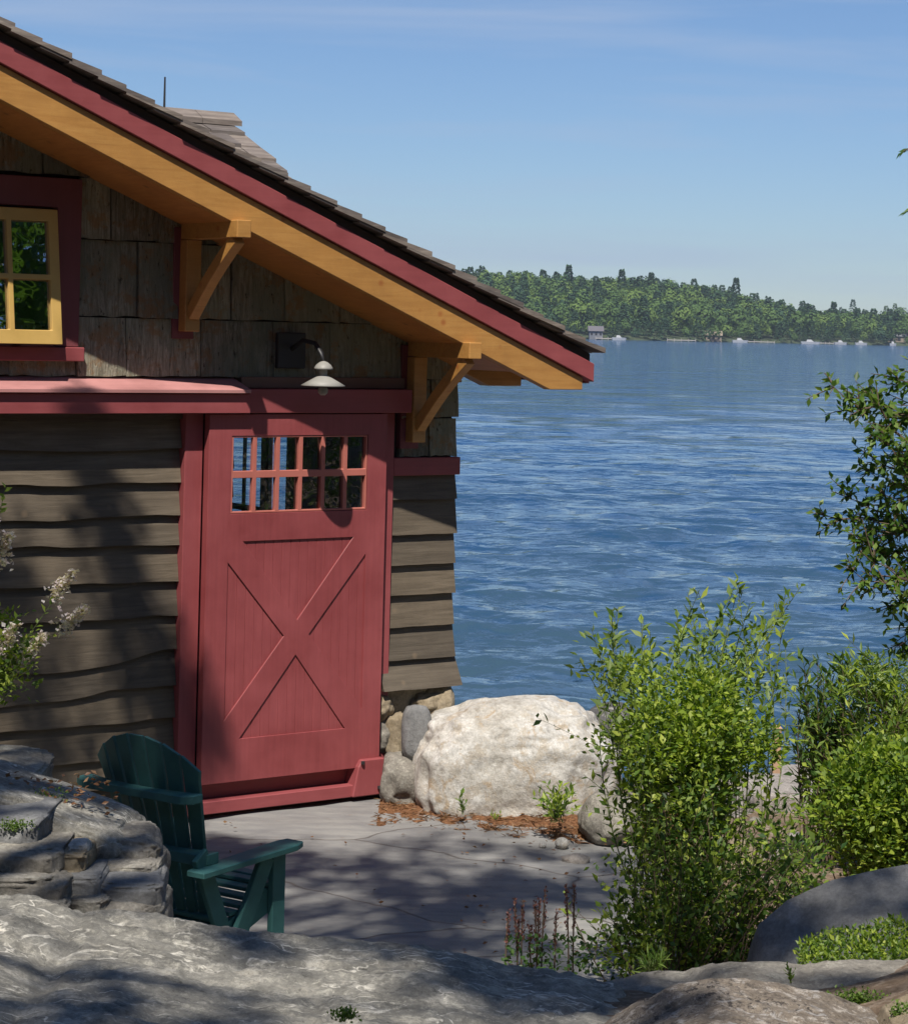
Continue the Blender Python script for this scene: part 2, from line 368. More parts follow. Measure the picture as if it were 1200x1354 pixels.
def along(pts, step, start=.25, spread=1.0, droop=0):
    out = []; L = sum((b-a).length for a, b in zip(pts, pts[1:])); d = L*start; ang = random.random()*6
    while d < L:
        t = d; 
        for a, b in zip(pts, pts[1:]):
            l = (b-a).length
            if t <= l: break
            t -= l
        p = a.lerp(b, min(1, t/l)); dr = (b-a).normalized(); ang += 2.4
        u = dr.orthogonal().normalized(); v = dr.cross(u)
        o = (u*math.cos(ang)+v*math.sin(ang))*spread+dr*.7+Vector((0, 0, .2-droop))
        out.append((p, o)); d += step*random.uniform(.6, 1.4)
    return out
def shrub(name, shoots, step, size, m, stem_m='twig', label='', cat='shrub', wid=.5, r=.006, spread=1.0, start=.2, extra=None, group=None, side=0, side_len=.12):
    root = empty(name, shoots[0][0], label=label, cat=cat, group=group); L0 = Vector(shoots[0][0])
    sm = MB(); B = []; D = []; Sz = []
    for p0, p1 in [(s[0], s[1]) for s in shoots]:
        pts = [p-L0 for p in shoot(p0, p1)]
        sm.tube(pts, [r*(1-.75*i/(len(pts)-1)) for i in range(len(pts))], 5)
        sub = [pts]
        for _ in range(side):
            t = random.uniform(.35, .95); i = int(t*(len(pts)-1)); d = (pts[min(i+1, len(pts)-1)]-pts[i-1]).normalized()
            e = pts[i]+(d*.6+Vector((random.gauss(0, .7), random.gauss(0, .7), random.gauss(.2, .4))))*side_len*random.uniform(.5, 1.4)
            q = shoot(pts[i], e, .1, 3); sm.tube(q, [r*.4, r*.3, r*.25, r*.15], 4); sub.append(q)
        for j, q in enumerate(sub):
            for p, o in along(q, step, start if j == 0 else .1, spread):
                B.append(p); D.append(o); Sz.append(size*random.uniform(.45, 1.35))
    if extra:
        for p, o, z in extra: B.append(Vector(p)-L0); D.append(o); Sz.append(z)
    sm.build('stem', stem_m, root)
    mi = None
    if isinstance(m, (list, tuple)): mi = rng.integers(0, len(m), len(B))
    leaf_mesh('foliage', B, D, Sz, m, root, wid, mi); return root
def rv(a, b): return random.uniform(a, b)

# ------------------------------------------------------------------ ground
def sst(a, b, x): t = max(0, min(1, (x-a)/(b-a))); return t*t*(3-2*t)
WATER = -.75
def gz(X, Y):
    near = .86*(1-sst(6.0, 8.3+.25*math.sin(X*2), Y))
    left = .62*(1-sst(-1.55, -1.3, X))*(1-sst(8.2, 8.7, Y))
    rgt = .32*sst(.9, 2.2, X)*(1-sst(7, 9.5, Y))
    z = max(near, left)+rgt-.02
    edge = 13.3+1.0*sst(.8, 2.0, X)+.15*math.sin(X*3)
    z -= 1.9*sst(edge-.6, edge+3.8, Y)+.10*sst(1.0, 2.0, X)*sst(10, 13, Y)
    z -= 3*sst(12, 30, abs(X))*sst(6, 14, Y)
    return z
def lin(v, a, b, n): return a+(b-a)*v
def ground():
    xs = np.concatenate([np.linspace(-60, -6, 14), np.linspace(-5.6, 6, 150), np.linspace(6.6, 60, 14)])
    ys = np.concatenate([np.linspace(-60, 2, 14), np.linspace(2.5, 19, 200), np.linspace(20, 60, 8)])
    co = np.array([(x, y, gz(x, y)+(.03*fbm(Vector((x*2, y*2, 0)), 4) if not (-3 < x < 1.1 and 8.2 < y < 13) else -.03)) for y in ys for x in xs])
    nx = len(xs); I, J = np.meshgrid(np.arange(nx-1), np.arange(len(ys)-1)); a = (J*nx+I).ravel()
    tag(np_mesh('ground', co, 4, np.stack([a, a+1, a+nx+1, a+nx], 1).ravel(), 'soil', smooth=True), kind='structure')
ground()
def lakebed_far():
    tag(MB().box(-1300, 1300, 55, 1900, -9, -8).build('lake_bed', 'soil'), kind='structure')
lakebed_far()
# patio: one sheet of irregular ledge stone
def patio():
    xs = np.linspace(-6, 1.9, 200); ys = np.linspace(7.6, 13.4, 150); nx = len(xs)
    def ok(x, y):
        e = 1.05-.28*sst(11.0, 12.3, y)+.10*math.sin(y*4.1)+.05*math.sin(y*11)+.3*(1-sst(8.2, 9.6, y))
        if x > e: return False
        if y > 12.9+(x if x < 0 else 0)*0+.0 and x > -.1: return False
        return y < 12.25+.45*(.9-x) if x > .15 else True
    co = np.array([(x, y, .0+.012*fbm(Vector((x*1.2, y*2.5, 3)), 5)-.012*sst(.4, .9, x)) for y in ys for x in xs]); F = []
    for j in range(len(ys)-1):
        for i in range(nx-1):
            if ok(xs[i], ys[j]): a = j*nx+i; F += [a, a+1, a+nx+1, a+nx]
    tag(np_mesh('patio', co, 4, np.array(F), 'flagstone', smooth=True), kind='structure')
patio()
def mulchbed():
    def f(a, b):
        x = -.35+a*1.75; y = 11.75+b*1.0-.28*a+.06*math.sin(a*9)
        return (x, y, -.012+.05*(b if b < .5 else 1-b)*1.2+.02*fbm(Vector((x*9, y*9, 1)), 4)+gz(x, y)*.0)
    tag(grid('mulch', 90, 40, f, 'mulch'), kind='structure')
    n = 2600; B = []; D = []
    for _ in range(n):
        a, b = random.random(), random.random(); p = f(a, b); B.append((p[0], p[1], p[2]+.004)); D.append((rv(-1, 1), rv(-1, 1), rv(-.1, .25)))
    tag(leaf_mesh('pine_needles', B, D, rng.uniform(.03, .07, n), 'rust_leaf', wid=.14), 'rust brown fallen needles and dead leaves lying along the foot of the pale boulder', 'leaf litter', kind='stuff')
mulchbed()

# ------------------------------------------------------------------ lake
def lake():
    Ys = [10.]; 
    while Ys[-1] < 1700: y = Ys[-1]; Ys.append(y+max(.05, y*y/ (FP*3.44)*1.15))
    Ys = np.array(Ys); nu = 420; t = np.linspace(-1, 1, nu); t = np.sign(t)*(abs(t)*.45+.55*abs(t)**4)
    half = 8+Ys*.75; X = t[None, :]*half[:, None]; Yg = np.repeat(Ys[:, None], nu, 1)
    dy = np.gradient(Ys)[:, None]; Z = np.zeros_like(X); r2 = np.random.default_rng(3)
    for k in range(70):
        lam = .28*1.075**k; amp = .0145*lam**.95/(1+(lam/1.15)**1.6)/(1+(.5/lam)**2.5)
        th = r2.normal(.05, .62); kx = math.sin(th)*2*math.pi/lam; ky = math.cos(th)*2*math.pi/lam; ph = r2.uniform(0, 6.28)
        att = np.clip((lam/dy-2.2)/2.5, 0, 1)
        sx = np.gradient(X, axis=1); att = att*np.clip((lam/np.maximum(abs(math.sin(th))*sx, 1e-4)-2.2)/2.5, 0, 1)
        Z += amp*att*np.sin(kx*X+ky*Yg+ph+.9*np.sin(.31*ky*X*.35+.17*kx*Yg+ph))
    co = np.stack([X, Yg, WATER+Z], -1).reshape(-1, 3)
    I, J = np.meshgrid(np.arange(nu-1), np.arange(len(Ys)-1)); a = (J*nu+I).ravel()
    tag(np_mesh('lake', co, 4, np.stack([a, a+1, a+nu+1, a+nu], 1).ravel(), 'lake_water', smooth=True), kind='structure')
lake()

# ------------------------------------------------------------------ far shore
def shoreY(X): return 900+max(0, X-40)*1.05+6*math.sin(X*.05)
def prof(X):   # height of hill ground (m), falling to the right
    return 15.8-13.5*sst(108, 216, X)-3*(1-sst(-260, -40, X))
def hz(X, Y):
    d = Y-shoreY(X); return -1.6+sst(0, 12, d)*2.4+prof(X)*sst(5, 190, d)-prof(X)*.6*sst(230, 500, d)+2*fbm(Vector((X*.012, Y*.012, 0)), 3)*sst(0, 60, d)
def far2(X, Y):
    d = Y-1560; return -2+sst(0, 20, d)*3+14*sst(0, 220, d)
def hills():
    tag(grid('hill', 90, 60, lambda a, b: (-520+a*1000, shoreY(-520+a*1000)-15+b*560, hz(-520+a*1000, shoreY(-520+a*1000)-15+b*560)), 'hill_ground'), kind='structure')
    tag(grid('distant_hill', 60, 16, lambda a, b: (-1100+a*2600, 1545+b*400, far2(0, 1545+b*400)), 'hill_ground'), kind='structure')
hills()
def crown_pts(kind, n):
    if kind == 'pine':
        h = rng.random(n)**.7; tier = (h*7) % 1
        rad = (1-h)*(.55+.45*(1-tier))*.95+.04; th = rng.random(n)*6.283; rr = rad*np.sqrt(rng.uniform(.35, 1, n))
        c = np.stack([rr*np.cos(th)*.36, rr*np.sin(th)*.36, .12+h*.88], 1); d = np.stack([np.cos(th), np.sin(th), -.25+0*th], 1); v = np.stack([np.cos(th)*.6, np.sin(th)*.6, .8+0*th], 1)
    else:
        v = rng.normal(size=(n, 3)); v /= np.linalg.norm(v, axis=1, keepdims=True); v[:, 2] = np.where(v[:, 2] < -.5, -v[:, 2], v[:, 2])
        lob = 1+.28*np.sin(v[:, 0]*5+1)*np.cos(v[:, 1]*4+2)+.15*np.sin(v[:, 2]*7)
        c = v*np.array([.33, .33, .36])*(lob*rng.uniform(.8, 1.05, n))[:, None]+np.array([0, 0, .62]); d = np.cross(v, rng.normal(0, 1, (n, 3)))
    return c, d, v
def far_trees():
    protos = {k: [crown_pts(k, 230) for _ in range(5)] for k in ('pine', 'oak')}
    B, D, Z, MI, U = [], [], [], [], []
    def add(x, y, z, h, kind, mi):
        c, d, v = protos[kind][random.randrange(5)]; a = random.random()*6.28; ca, sa = math.cos(a), math.sin(a)
        Rm = np.array([[ca, sa, 0], [-sa, ca, 0], [0, 0, 1]])
        B.append(c@Rm*h+np.array([x, y, z])); D.append(d@Rm); U.append(v@Rm); Z.append(np.full(len(c), h*(.095 if kind == 'oak' else .085))); MI.append(np.full(len(c), mi))
    X = -330
    cnt = 0
    while X < 420:
        d = 3
        while d < 260:
            x = X+rv(-3.5, 3.5); dd = d+rv(-3, 3); y = shoreY(x)+dd
            h = rv(8, 15)*(1 if dd > 15 else .7); kind = 'pine' if random.random() < .34 else 'oak'
            if kind == 'pine': h *= rv(1.0, 1.25)
            if -120 < x < 400: add(x, y, hz(x, y)-.5, h, kind, (2 if kind == 'pine' else random.choice((0, 0, 1, 1, 1, 2)))); cnt += 1
            elif random.random() < .6: add(x, y, hz(x, y)-.5, h*1.3, kind, random.choice((0, 1, 2)))
            d += 6.5 if d < 60 else 9
        X += 6.3
    for i in range(420):
        x = rv(-900, 1200); add(x, 1560+rv(5, 230), far2(0, 1560+rv(5, 230)), rv(11, 18), random.choice(('pine', 'oak')), random.choice((1, 1, 2)))
    B, D, Z, MI, U = map(np.concatenate, (B, D, Z, MI, U))
    tag(leaf_mesh('forest', B, D, Z, ['far_light', 'far_mid', 'far_dark'], wid=1.0, mi=MI, jit=.32, upv=U), 'mixed green forest covering the far shore of the lake', 'forest', kind='stuff')
    # tall pines standing clear of the skyline
    c, d, v = crown_pts('pine', 320); root0 = None
    for i, (px, py) in enumerate(((643, 358), (752, 349), (822, 355), (861, 359), (973, 366), (1102, 398))):
        Y = 1085+max(0, (px-800))*.25; top = P(px, py, Y); g = hz(top.x, Y); h = min(max(12, top.z-g), 18); g = top.z-h
        r_ = empty('pine_tree', (top.x, Y, g-.3), label=['dark pine poking up from the far ridge right beside the eave line', 'tall pine at the highest point of the far ridge', 'pine just left of the middle of the far ridge', 'round topped pine in the middle of the far ridge', 'pointed pine standing highest where the ridge starts to drop', 'lone pine at the low right end of the near ridge'][i], cat='tree', group='pines on the far skyline')
        leaf_mesh('crown', c*np.array([.75*min(1, 13/h), .75*min(1, 13/h), 1])*h, d, h*.09, 'far_dark', r_, 1.0, jit=.3, upv=v)
        MB().tube([(0, 0, 0), (0, 0, h*.95)], [.3, .06], 6).build('trunk', 'trunk', r_)
far_trees()
def cabin(px, py, Y, w, d, h, wm, rm, label):
    p = P(px, py, Y); r_ = empty('lake_house', (p.x, Y, max(p.z, hz(p.x, Y)-1, -.6)), label=label, cat='house')
    MB().box(-w/2, w/2, -d/2, d/2, -1.5, h).build('wall', wm, r_)
    MB().prism([(-d/2-.6, h), (d/2+.6, h), (0, h+d*.42)], [], lambda a, b, t: Vector((t, a, b)), -w/2-.5, w/2+.5).build('roof', rm, r_)
    for k in range(3): MB().box(-w/2+w*(k+.3)/3, -w/2+w*(k+.75)/3, -d/2-.05, -d/2-.01, h*.35, h*.8).build('window', 'dark_metal', r_)
cabin(787, 446, 903, 5.5, 5, 2.6, 'house_grey', 'roof_far', 'pale lake house among the trees just right of the roof tip, on the far shore')
cabin(942, 451, 985, 7, 5, 2.6, 'house_tan', 'house_tan', 'low tan cabin at the far waterline below the middle of the ridge')
cabin(1186, 454, 1110, 11, 6, 3.6, 'house_tan', 'house_grey', 'wide tan house on the far shore at the right end of the ridge')
def motorboat(px, Y, L, label):
    p = P(px, 450, Y); r_ = empty('motorboat', (p.x, Y, WATER), label=label, cat='boat', group='boats moored along the far shore')
    ol = [(-L/2, -1.1), (L*.2, -1.15), (L*.42, -.6), (L/2, 0), (L*.42, .6), (L*.2, 1.15), (-L/2, 1.1)]
    MB().prism(ol, [], lambda a, b, t: Vector((a*(1 if t > .5 else .9), b*(1 if t > .5 else .7), t)), -.2, 1.1).build('hull', 'boat_white', r_)
    MB().prism([(-L*.2, 1.1), (L*.15, 1.1), (L*.02, 2.0), (-L*.17, 2.0)], [], lambda a, b, t: Vector((a, t, b)), -.8, .8).build('cabin', 'boat_white', r_)
for px, Y, L, lb in ((818, 893, 6, 'white boat beside the pale lake house'), (978, 952, 7, 'white boat by itself in the middle of the far shore'), (1071, 1000, 9, 'long white boat, first of the row on the right far shore'),
                     (1111, 1030, 6, 'small white boat between the long boat and the wide tan house'), (1138, 1044, 6, 'white boat close left of the wide tan house'), (1180, 1062, 3.4, 'tiny white boat floating in front of the wide tan house')):
    motorboat(px, Y, L, lb)
def dock(px, Y, L, label):
    p = P(px, 450, Y); r_ = empty('dock', (p.x, Y, WATER), label=label, cat='dock', group='docks on the far shore')
    MB().box(-L/2, L/2, -1, 1, .35, .7).build('deck', 'dock_wood', r_)
    for k in range(5): MB().box(-L/2+L*k/4-.1, -L/2+L*k/4+.1, -1.3, -1.02, -1, 1.2).build('piling', 'dock_wood', r_)
for px, Y, L, lb in ((803, 900, 10, 'grey dock at the foot of the pale lake house'), (900, 925, 12, 'low grey dock left of the tan cabin'), (1005, 970, 12, 'grey dock just right of the lone white boat'), (1090, 1020, 8, 'grey dock beside the long white boat')):
    dock(px, Y, L, lb)

# ------------------------------------------------------------------ the boathouse (u along the gable wall, w out of it)
TH = R(35)
house = empty('boathouse', (0, 12.89, 0), TH, label='shingled and clapboard boathouse with red sliding barn door and orange timber eaves', cat='boathouse')
RU = -3.6; UL = 2*RU
def L_(u): return 2.4556-.41*(u if u > RU else UL-u)
def V(u, w, z): return Vector((u, -w, z))
def hb(mb, u0, u1, w0, w1, z0, z1): mb.box(u0, u1, -w1, -w0, z0, z1); return mb
fw = lambda a, b, t: V(a, t, b)
def rect(a0, a1, b0, b1): return [(a0, b0), (a1, b0), (a1, b1), (a0, b1)]
WH = rect(-4.62, -2.60, 2.56, 3.24); DH = rect(-1.60, -.62, .1, 2.12)
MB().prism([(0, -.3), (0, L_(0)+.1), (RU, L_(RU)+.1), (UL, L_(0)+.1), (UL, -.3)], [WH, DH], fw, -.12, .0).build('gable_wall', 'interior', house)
DEP = -6.6
sw = MB(); sw.prism(rect(DEP, -.13, -.3, L_(0)), [rect(-2.60, -2.13, .9, 2.25), rect(-2.06, -1.80, .9, 2.25)], lambda a, b, t: V(t, a, b), -.05, -.0)
sw.build('side_wall', 'clapboard', house)
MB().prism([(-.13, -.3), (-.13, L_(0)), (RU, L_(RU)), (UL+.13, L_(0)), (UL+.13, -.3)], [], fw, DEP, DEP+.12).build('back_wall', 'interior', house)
hb(MB(), UL, UL+.12, DEP, -.13, -.3, L_(0)).build('side_wall', 'clapboard', house)
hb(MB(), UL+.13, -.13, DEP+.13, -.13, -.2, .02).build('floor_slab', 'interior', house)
# chevron strips following the roof
def chev(lo, hi, ue, cut=None):
    r_ = [(ue, L_(ue)+hi), (RU, L_(RU)+hi), (UL-ue, L_(ue)+hi)]
    if cut: lowr = [(UL-ue, cut[1]), (UL-cut[0], cut[1]), (RU, L_(RU)+lo), (cut[0], cut[1]), (ue, cut[1])]
    else: lowr = [(UL-ue, L_(ue)+lo), (RU, L_(RU)+lo), (ue, L_(ue)+lo)]
    return r_+lowr
MB().prism(chev(0, .166, .497, (.26, 2.349)), [], fw, .54, .60).build('barge_board', 'cedar_beam', house, .003)
MB().prism(chev(.277, .329, .553), [], fw, .545, .590).build('shadow_board', 'shadow_dark_wood', house)  # recessed strip coloured dark to deepen the shadow under the shake overhang
MB().prism(chev(.17, .275, .563), [], fw, .545, .622).build('rake_trim', 'red_paint_long', house, .003)
MB().prism(chev(.17, .325, .55), [], fw, DEP-.5, .54).build('roof_deck', 'cedar_soffit', house)
MB().prism([(0.02, L_(0.02)+.0), (RU, L_(RU)), (UL-.02, L_(.02)), (UL-.02, L_(.02)+.03), (RU, L_(RU)+.03), (.02, L_(.02)+.03)], [], fw, .01, .538).build('soffit', 'cedar_soffit', house)
hb(MB(), .566, .585, DEP-.5, .55, L_(.55)+.155, L_(.55)+.31).build('eave_trim', 'red_paint_long', house)
for k in range(11):
    w = -.04-.62*k
    if w-.1 < DEP: break
    MB().prism([(.03, L_(.03)+.0), (.26, 2.349), (.497, 2.349), (.497, L_(.497)+.163), (.03, L_(.03)+.163)], [], fw, w-.05, w+.05).build('rafter_tail', 'cedar_beam', house, .003)
# roof shakes
def shakes():
    mb = MB()
    for side in (1, -1):
        ue = .62; k = 0
        while True:
            u = ue-k*.155
            if u < RU+.05: break
            w = .66+rv(-.008, .012)
            while w > DEP-.55:
                wd = rv(.12, .24); jt = rv(-.012, .012); th = rv(.022, .034); ub = u+jt; ut = max(u-.32, RU)
                if w-wd < .3 and random.random() < 0: pass
                z0 = L_(ub)+.331+.028; z1 = L_(ut)+.331+.003
                f = (lambda uu: uu) if side == 1 else (lambda uu: UL-uu)
                w1 = w-wd+.006
                mb.hull8([V(f(ut), w1, z1), V(f(ub), w1, z0), V(f(ub), w, z0), V(f(ut), w, z1), V(f(ut), w1, z1+.012), V(f(ub), w1, z0+th), V(f(ub), w, z0+th), V(f(ut), w, z1+.012)])
                w -= wd
            k += 1
    w = .66
    while w > DEP-.5:
        for sgn in (1, -1):
            a = RU+sgn*.14; mb.hull8([V(RU, w-.24, L_(RU)+.40), V(a, w-.24, L_(a)+.385), V(a, w, L_(a)+.39), V(RU, w, L_(RU)+.405), V(RU, w-.24, L_(RU)+.43), V(a, w-.24, L_(a)+.41), V(a, w, L_(a)+.42), V(RU, w, L_(RU)+.44)])
        w -= .245
    mb.build('roof_shakes', 'shake', house)
shakes()
# dormer
dorm = empty('dormer', (0, 0, 0)); dorm.parent = house
DW, DZ, DS = -2.6, 4.075, .51
hb(MB(), -3.2, -.32, DW-1.1, DW+1.1, 2.6, DZ-.62).build('wall', 'shake', dorm)
MB().prism([(DW-1.1, DZ-.615), (DW+1.1, DZ-.615), (DW, DZ-.07)], [], lambda a, b, t: V(t, a, b), -3.2, -.32).build('gable', 'shake', dorm)
def dshakes():
    mb = MB()
    for sgn in (1, -1):
        k = 0
        while k < 8:
            d = 1.36-k*.185; w0 = DW+sgn*d; z0 = DZ-DS*d-.03; dt = max(0.0, d-.36); w1 = DW+sgn*dt; z1 = DZ-DS*dt-.03
            u = -.09+rv(-.02, .02)
            while u > -3.4:
                wd = rv(.13, .26); th = rv(.028, .042); j = rv(-.014, .014); u1 = u-wd+.006
                mb.hull8([V(u1, w1, z1), V(u, w1, z1), V(u, w0+j, z0+.012), V(u1, w0+j, z0+.012), V(u1, w1, z1+.012), V(u, w1, z1+.012), V(u, w0+j, z0+.012+th), V(u1, w0+j, z0+.012+th)])
                u -= wd
            k += 1
    mb.build('roof_shakes', 'shake', dorm)
    m2 = MB()
    u = -.06
    while u > -3.4:
        m2.prism([(DW-.12, DZ-.055), (DW, DZ+.0), (DW+.12, DZ-.055), (DW+.12, DZ-.02), (DW, DZ+.045), (DW-.12, DZ-.02)], [], lambda a, b, t: V(t, a, b), u-.30, u)
        u -= .305
    m2.build('ridge_cap', 'shake', dorm)
dshakes()
MB().tube([V(-.59, DW, DZ-.02), V(-.59, DW, 4.32)], [.009, .006], 8).build('lightning_rod', 'dark_metal', dorm)
# bark panels
def barkp():
    mb = MB()
    def piece(u0, u1, z0, z1, w0=.045):
        n = 5; tp = lambda u: min(z1, L_(u)+.1)
        g = .0035; j = [rv(-.006, .006) for _ in range(n+1)]; dw = rv(-.006, .01)
        rows = []
        for side_ in (0, 1):
            for zi in (0, 1, 2):
                r_ = []
                for i in range(n+1):
                    u = u0+g+(u1-u0-2*g)*i/n; zb = z0+g+j[i]; zt = max(zb+.004, tp(u)-g); z = zb+(zt-zb)*zi/2
                    w = (w0+dw)-(w0-.018)*(zi/2)*.8 + .006*fbm(Vector((u*9, z*5, 2)), 3) if side_ else .004
                    r_.append(mb.bm.verts.new(V(u, w, z)))
                rows.append(r_)
        b_, f_ = rows[:3], rows[3:]
        for i in range(n):
            for k in range(2): mb.bm.faces.new([f_[k][i], f_[k][i+1], f_[k+1][i+1], f_[k+1][i]])
            mb.bm.faces.new([b_[0][i], b_[0][i+1], f_[0][i+1], f_[0][i]]); mb.bm.faces.new([b_[2][i], b_[2][i+1], f_[2][i+1], f_[2][i]])
        for k in range(2):
            for e in (0, n): mb.bm.faces.new([b_[k][e], b_[k+1][e], f_[k+1][e], f_[k][e]])
    def row(u0, u1, z0, z1, ws=(.22, .5)):
        u = u1
        while u > u0+.02:
            d = min(rv(*ws), u-u0)
            if u-d-u0 < .12: d = u-u0
            if L_(u-d) > z0+.02: piece(u-d, u, z0, z1)
            u -= d
    row(-2.43, .015, 2.385, 2.70); row(-2.43, .0, 2.70, 3.107); row(-2.43, 0, 3.107, 3.43); row(-4.77, 0, 3.43, 3.75); row(-4.6, -2.6, 3.75, 4.0)
    row(-4.77, -2.43, 2.385, 2.50); row(UL, -4.77, 2.385, 2.70); row(UL, -4.77, 2.70, 3.107); row(UL, -4.77, 3.107, 3.43)
    row(-.388, .015, 1.935, 2.16, (.14, .2)); row(-.388, .015, 2.16, 2.384, (.14, .2))
    mb.build('bark_siding', 'bark', house)
barkp()
# clapboards
def claps():
    mb = MB()
    def board(u0, u1, zt, zb, wt=.012, wb=.050, th=.024, sd=0, wav=.02, flare=0):
        n = max(3, int((u1-u0)/.04)); prev = None
        for i in range(n+1):
            u = u0+(u1-u0)*i/n
            dz = wav*.55*noise.noise(Vector((u*1.1, sd*3.3, 0)))
            kk = noise.noise(Vector((u*.9+5, sd*7.7, 0)))
            dz -= 3.2*wav*max(0, kk-.30)**1.0; dz += .25*wav*noise.noise(Vector((u*3.1, sd*1.9, 4)))
            dz += .003*noise.noise(Vector((u*9, sd, 0)))
            pts = [V(u, wt, zt), V(u, wb+flare, zb+dz), V(u, wb-th+flare, zb+dz-.001), V(u, .004, zt-.01)]
            r_ = [mb.bm.verts.new(p) for p in pts]
            if prev:
                for a in range(4): mb.bm.faces.new([prev[a], prev[(a+1) % 4], r_[(a+1) % 4], r_[a]])
            else: mb.bm.faces.new(r_)
            prev = r_
        mb.bm.faces.new(prev[::-1])
    Lz = [2.30, 2.16, 1.99, 1.819, 1.65, 1.48, 1.295, 1.107, .919, .74, .555, .375, .19, .01]
    for i in range(len(Lz)-1): board(UL, -1.802, Lz[i]+.02, Lz[i+1], sd=i+1, wav=.062)
    Rz = [1.826, 1.686, 1.487, 1.311, 1.135, .95, .765, .60]
    for i in range(len(Rz)-1):
        board(-.438 if i < 6 else -.50, .022+.006*(i % 2) if i < 6 else .045, Rz[i]+.02, Rz[i+1], sd=i+20, wav=.014, wb=.045, flare=.07 if i == 6 else (.015 if i == 5 else 0))
    mb.build('clapboard_siding', 'clapboard', house)
    m2 = MB()  # the same boards round the corner, on the lake side
    for i in range(len(Rz)-1):
        fl = .05 if i == 6 else 0
        for wA, wB in ((DEP, -2.62), (-1.78, -.002)) if Rz[i] > .9 else ((DEP, -.002),):
          m2.hull8([V(.001, wA, Rz[i+1]), V(.03+fl, wA, Rz[i+1]), V(.026+fl, wB, Rz[i+1]), V(.001, wB, Rz[i+1]), V(.001, wA, Rz[i]+.01), V(.008, wA, Rz[i]+.01), V(.008, wB, Rz[i]+.01), V(.001, wB, Rz[i]+.01)])
    m2.build('side_clapboards', 'clapboard', house)
claps()
# red trim
hb(MB(), -.438, .03, .003, .058, 1.829, 1.932).build('belt_board', 'red_paint_long', house, .003)
paint('brown_paint', (.16, .085, .06), .6, .2)
hb(MB(), -1.46, -.389, .003, .075, 2.331, 2.392).build('frieze_board', 'brown_paint', house, .003)
hb(MB(), -1.455, -.389, .003, .158, 2.197, 2.328).build('track_cover', 'red_paint_long', house, .003)
hb(MB(), -1.80, -1.692, .003, .082, 0.0, 2.192).build('door_trim', 'red_paint', house, .003)
hb(MB(), -.536, -.440, .003, .062, 0.0, 2.192).build('door_trim', 'red_paint', house, .003)
hood = MB(); hood.prism([(.004, 2.388), (.212, 2.326), (.212, 2.306), (.004, 2.365)], [], lambda a, b, t: V(t, a, b), UL, -1.475); hood.build('track_hood', 'faded_red', house, .002)
hb(MB(), UL, -1.462, .003, .186, 2.197, 2.303).build('hood_fascia', 'red_paint_long', house, .003)
# bottom rail + stop block
hb(MB(), -1.80, -.698, .01, .15, .03, .098).build('bottom_rail', 'red_paint_long', house, .004)
hb(MB(), -1.80, -.525, .004, .058, .099, .24).build('kick_board', 'red_paint_long', house)
MB().prism([(-.735, .032), (-.525, .032), (-.525, .238), (-.675, .238), (-.70, .20)], [], fw, .06, .172).build('stop_block', 'red_paint', house, .006)
for a, b in ((-.56, .075), (-.675, .225)): MB().lathe(V(a, .178, b), [(.011, -.008), (.011, .008)], 10).build('bolt', 'dark_metal', house)
# door
door = empty('door', (0, 0, 0)); door.parent = house
D0, D1, Z0, Z1 = -1.686, -.541, .19, 2.19
WIN = rect(-1.545, -.668, 1.648, 2.072)
TT = [(-1.462, 1.497), (-.752, 1.497), (-1.107, 1.05)]; LT = [(-1.553, 1.385), (-1.19, .966), (-1.553, .525)]
BT = [(-1.457, .421), (-1.112, .858), (-.777, .421)]; RT = [(-.667, 1.40), (-1.03, .966), (-.667, .525)]
MB().prism(rect(D0, D1, Z0, Z1), [WIN, TT, LT, BT, RT], fw, .125, .14).build('frame', 'door_paint', door, .0015)
MB().prism(rect(D0, D1, Z0, Z1), [WIN, rect(-1.60, -.62, .36, 1.55)], fw, .085, .1248).build('core', 'door_paint', door)
bd = MB(); u = -1.598
while u < -.64:
    hb(bd, u, min(u+.0543, -.622), .09, .131, .362, 1.548); u += .0555
bd.build('beadboard', 'door_paint', door, .0015)
cols = [-1.545+(.877+.0)/6*k for k in range(7)]; holes = []
for k in range(6):
    for (a, b) in ((1.652, 1.848), (1.872, 2.068)): holes.append(rect(cols[k]+.0125, cols[k+1]-.0125, a+.008, b-.006))
MB().prism(rect(-1.543, -.670, 1.650, 2.070), holes, fw, .108, .136).build('muntins', 'muntin_paint', door, .002)
hb(MB(), -1.55, -.66, .112, .115, 1.64, 2.08).build('pane', 'door_glass', door)
# side window frame seen through the door glass
fr = MB()
for w0, w1, ml in ((-2.598, -2.132, 1), (-2.058, -1.802, 0)):
    hs = []
    for z0, z1 in ((.93, 1.42), (1.46, 2.22)):
        if ml: wm = w0+.22; hs += [rect(w0+.015, wm-.014, z0, z1), rect(wm+.014, w1-.015, z0, z1)]
        else: hs.append(rect(w0+.015, w1-.015, z0, z1))
    fr.prism(rect(w0, w1, .902, 2.248), hs, lambda a, b, t: V(t, a, b), -.04, -.025)
fr.build('side_window_frame', 'dark_metal', house)
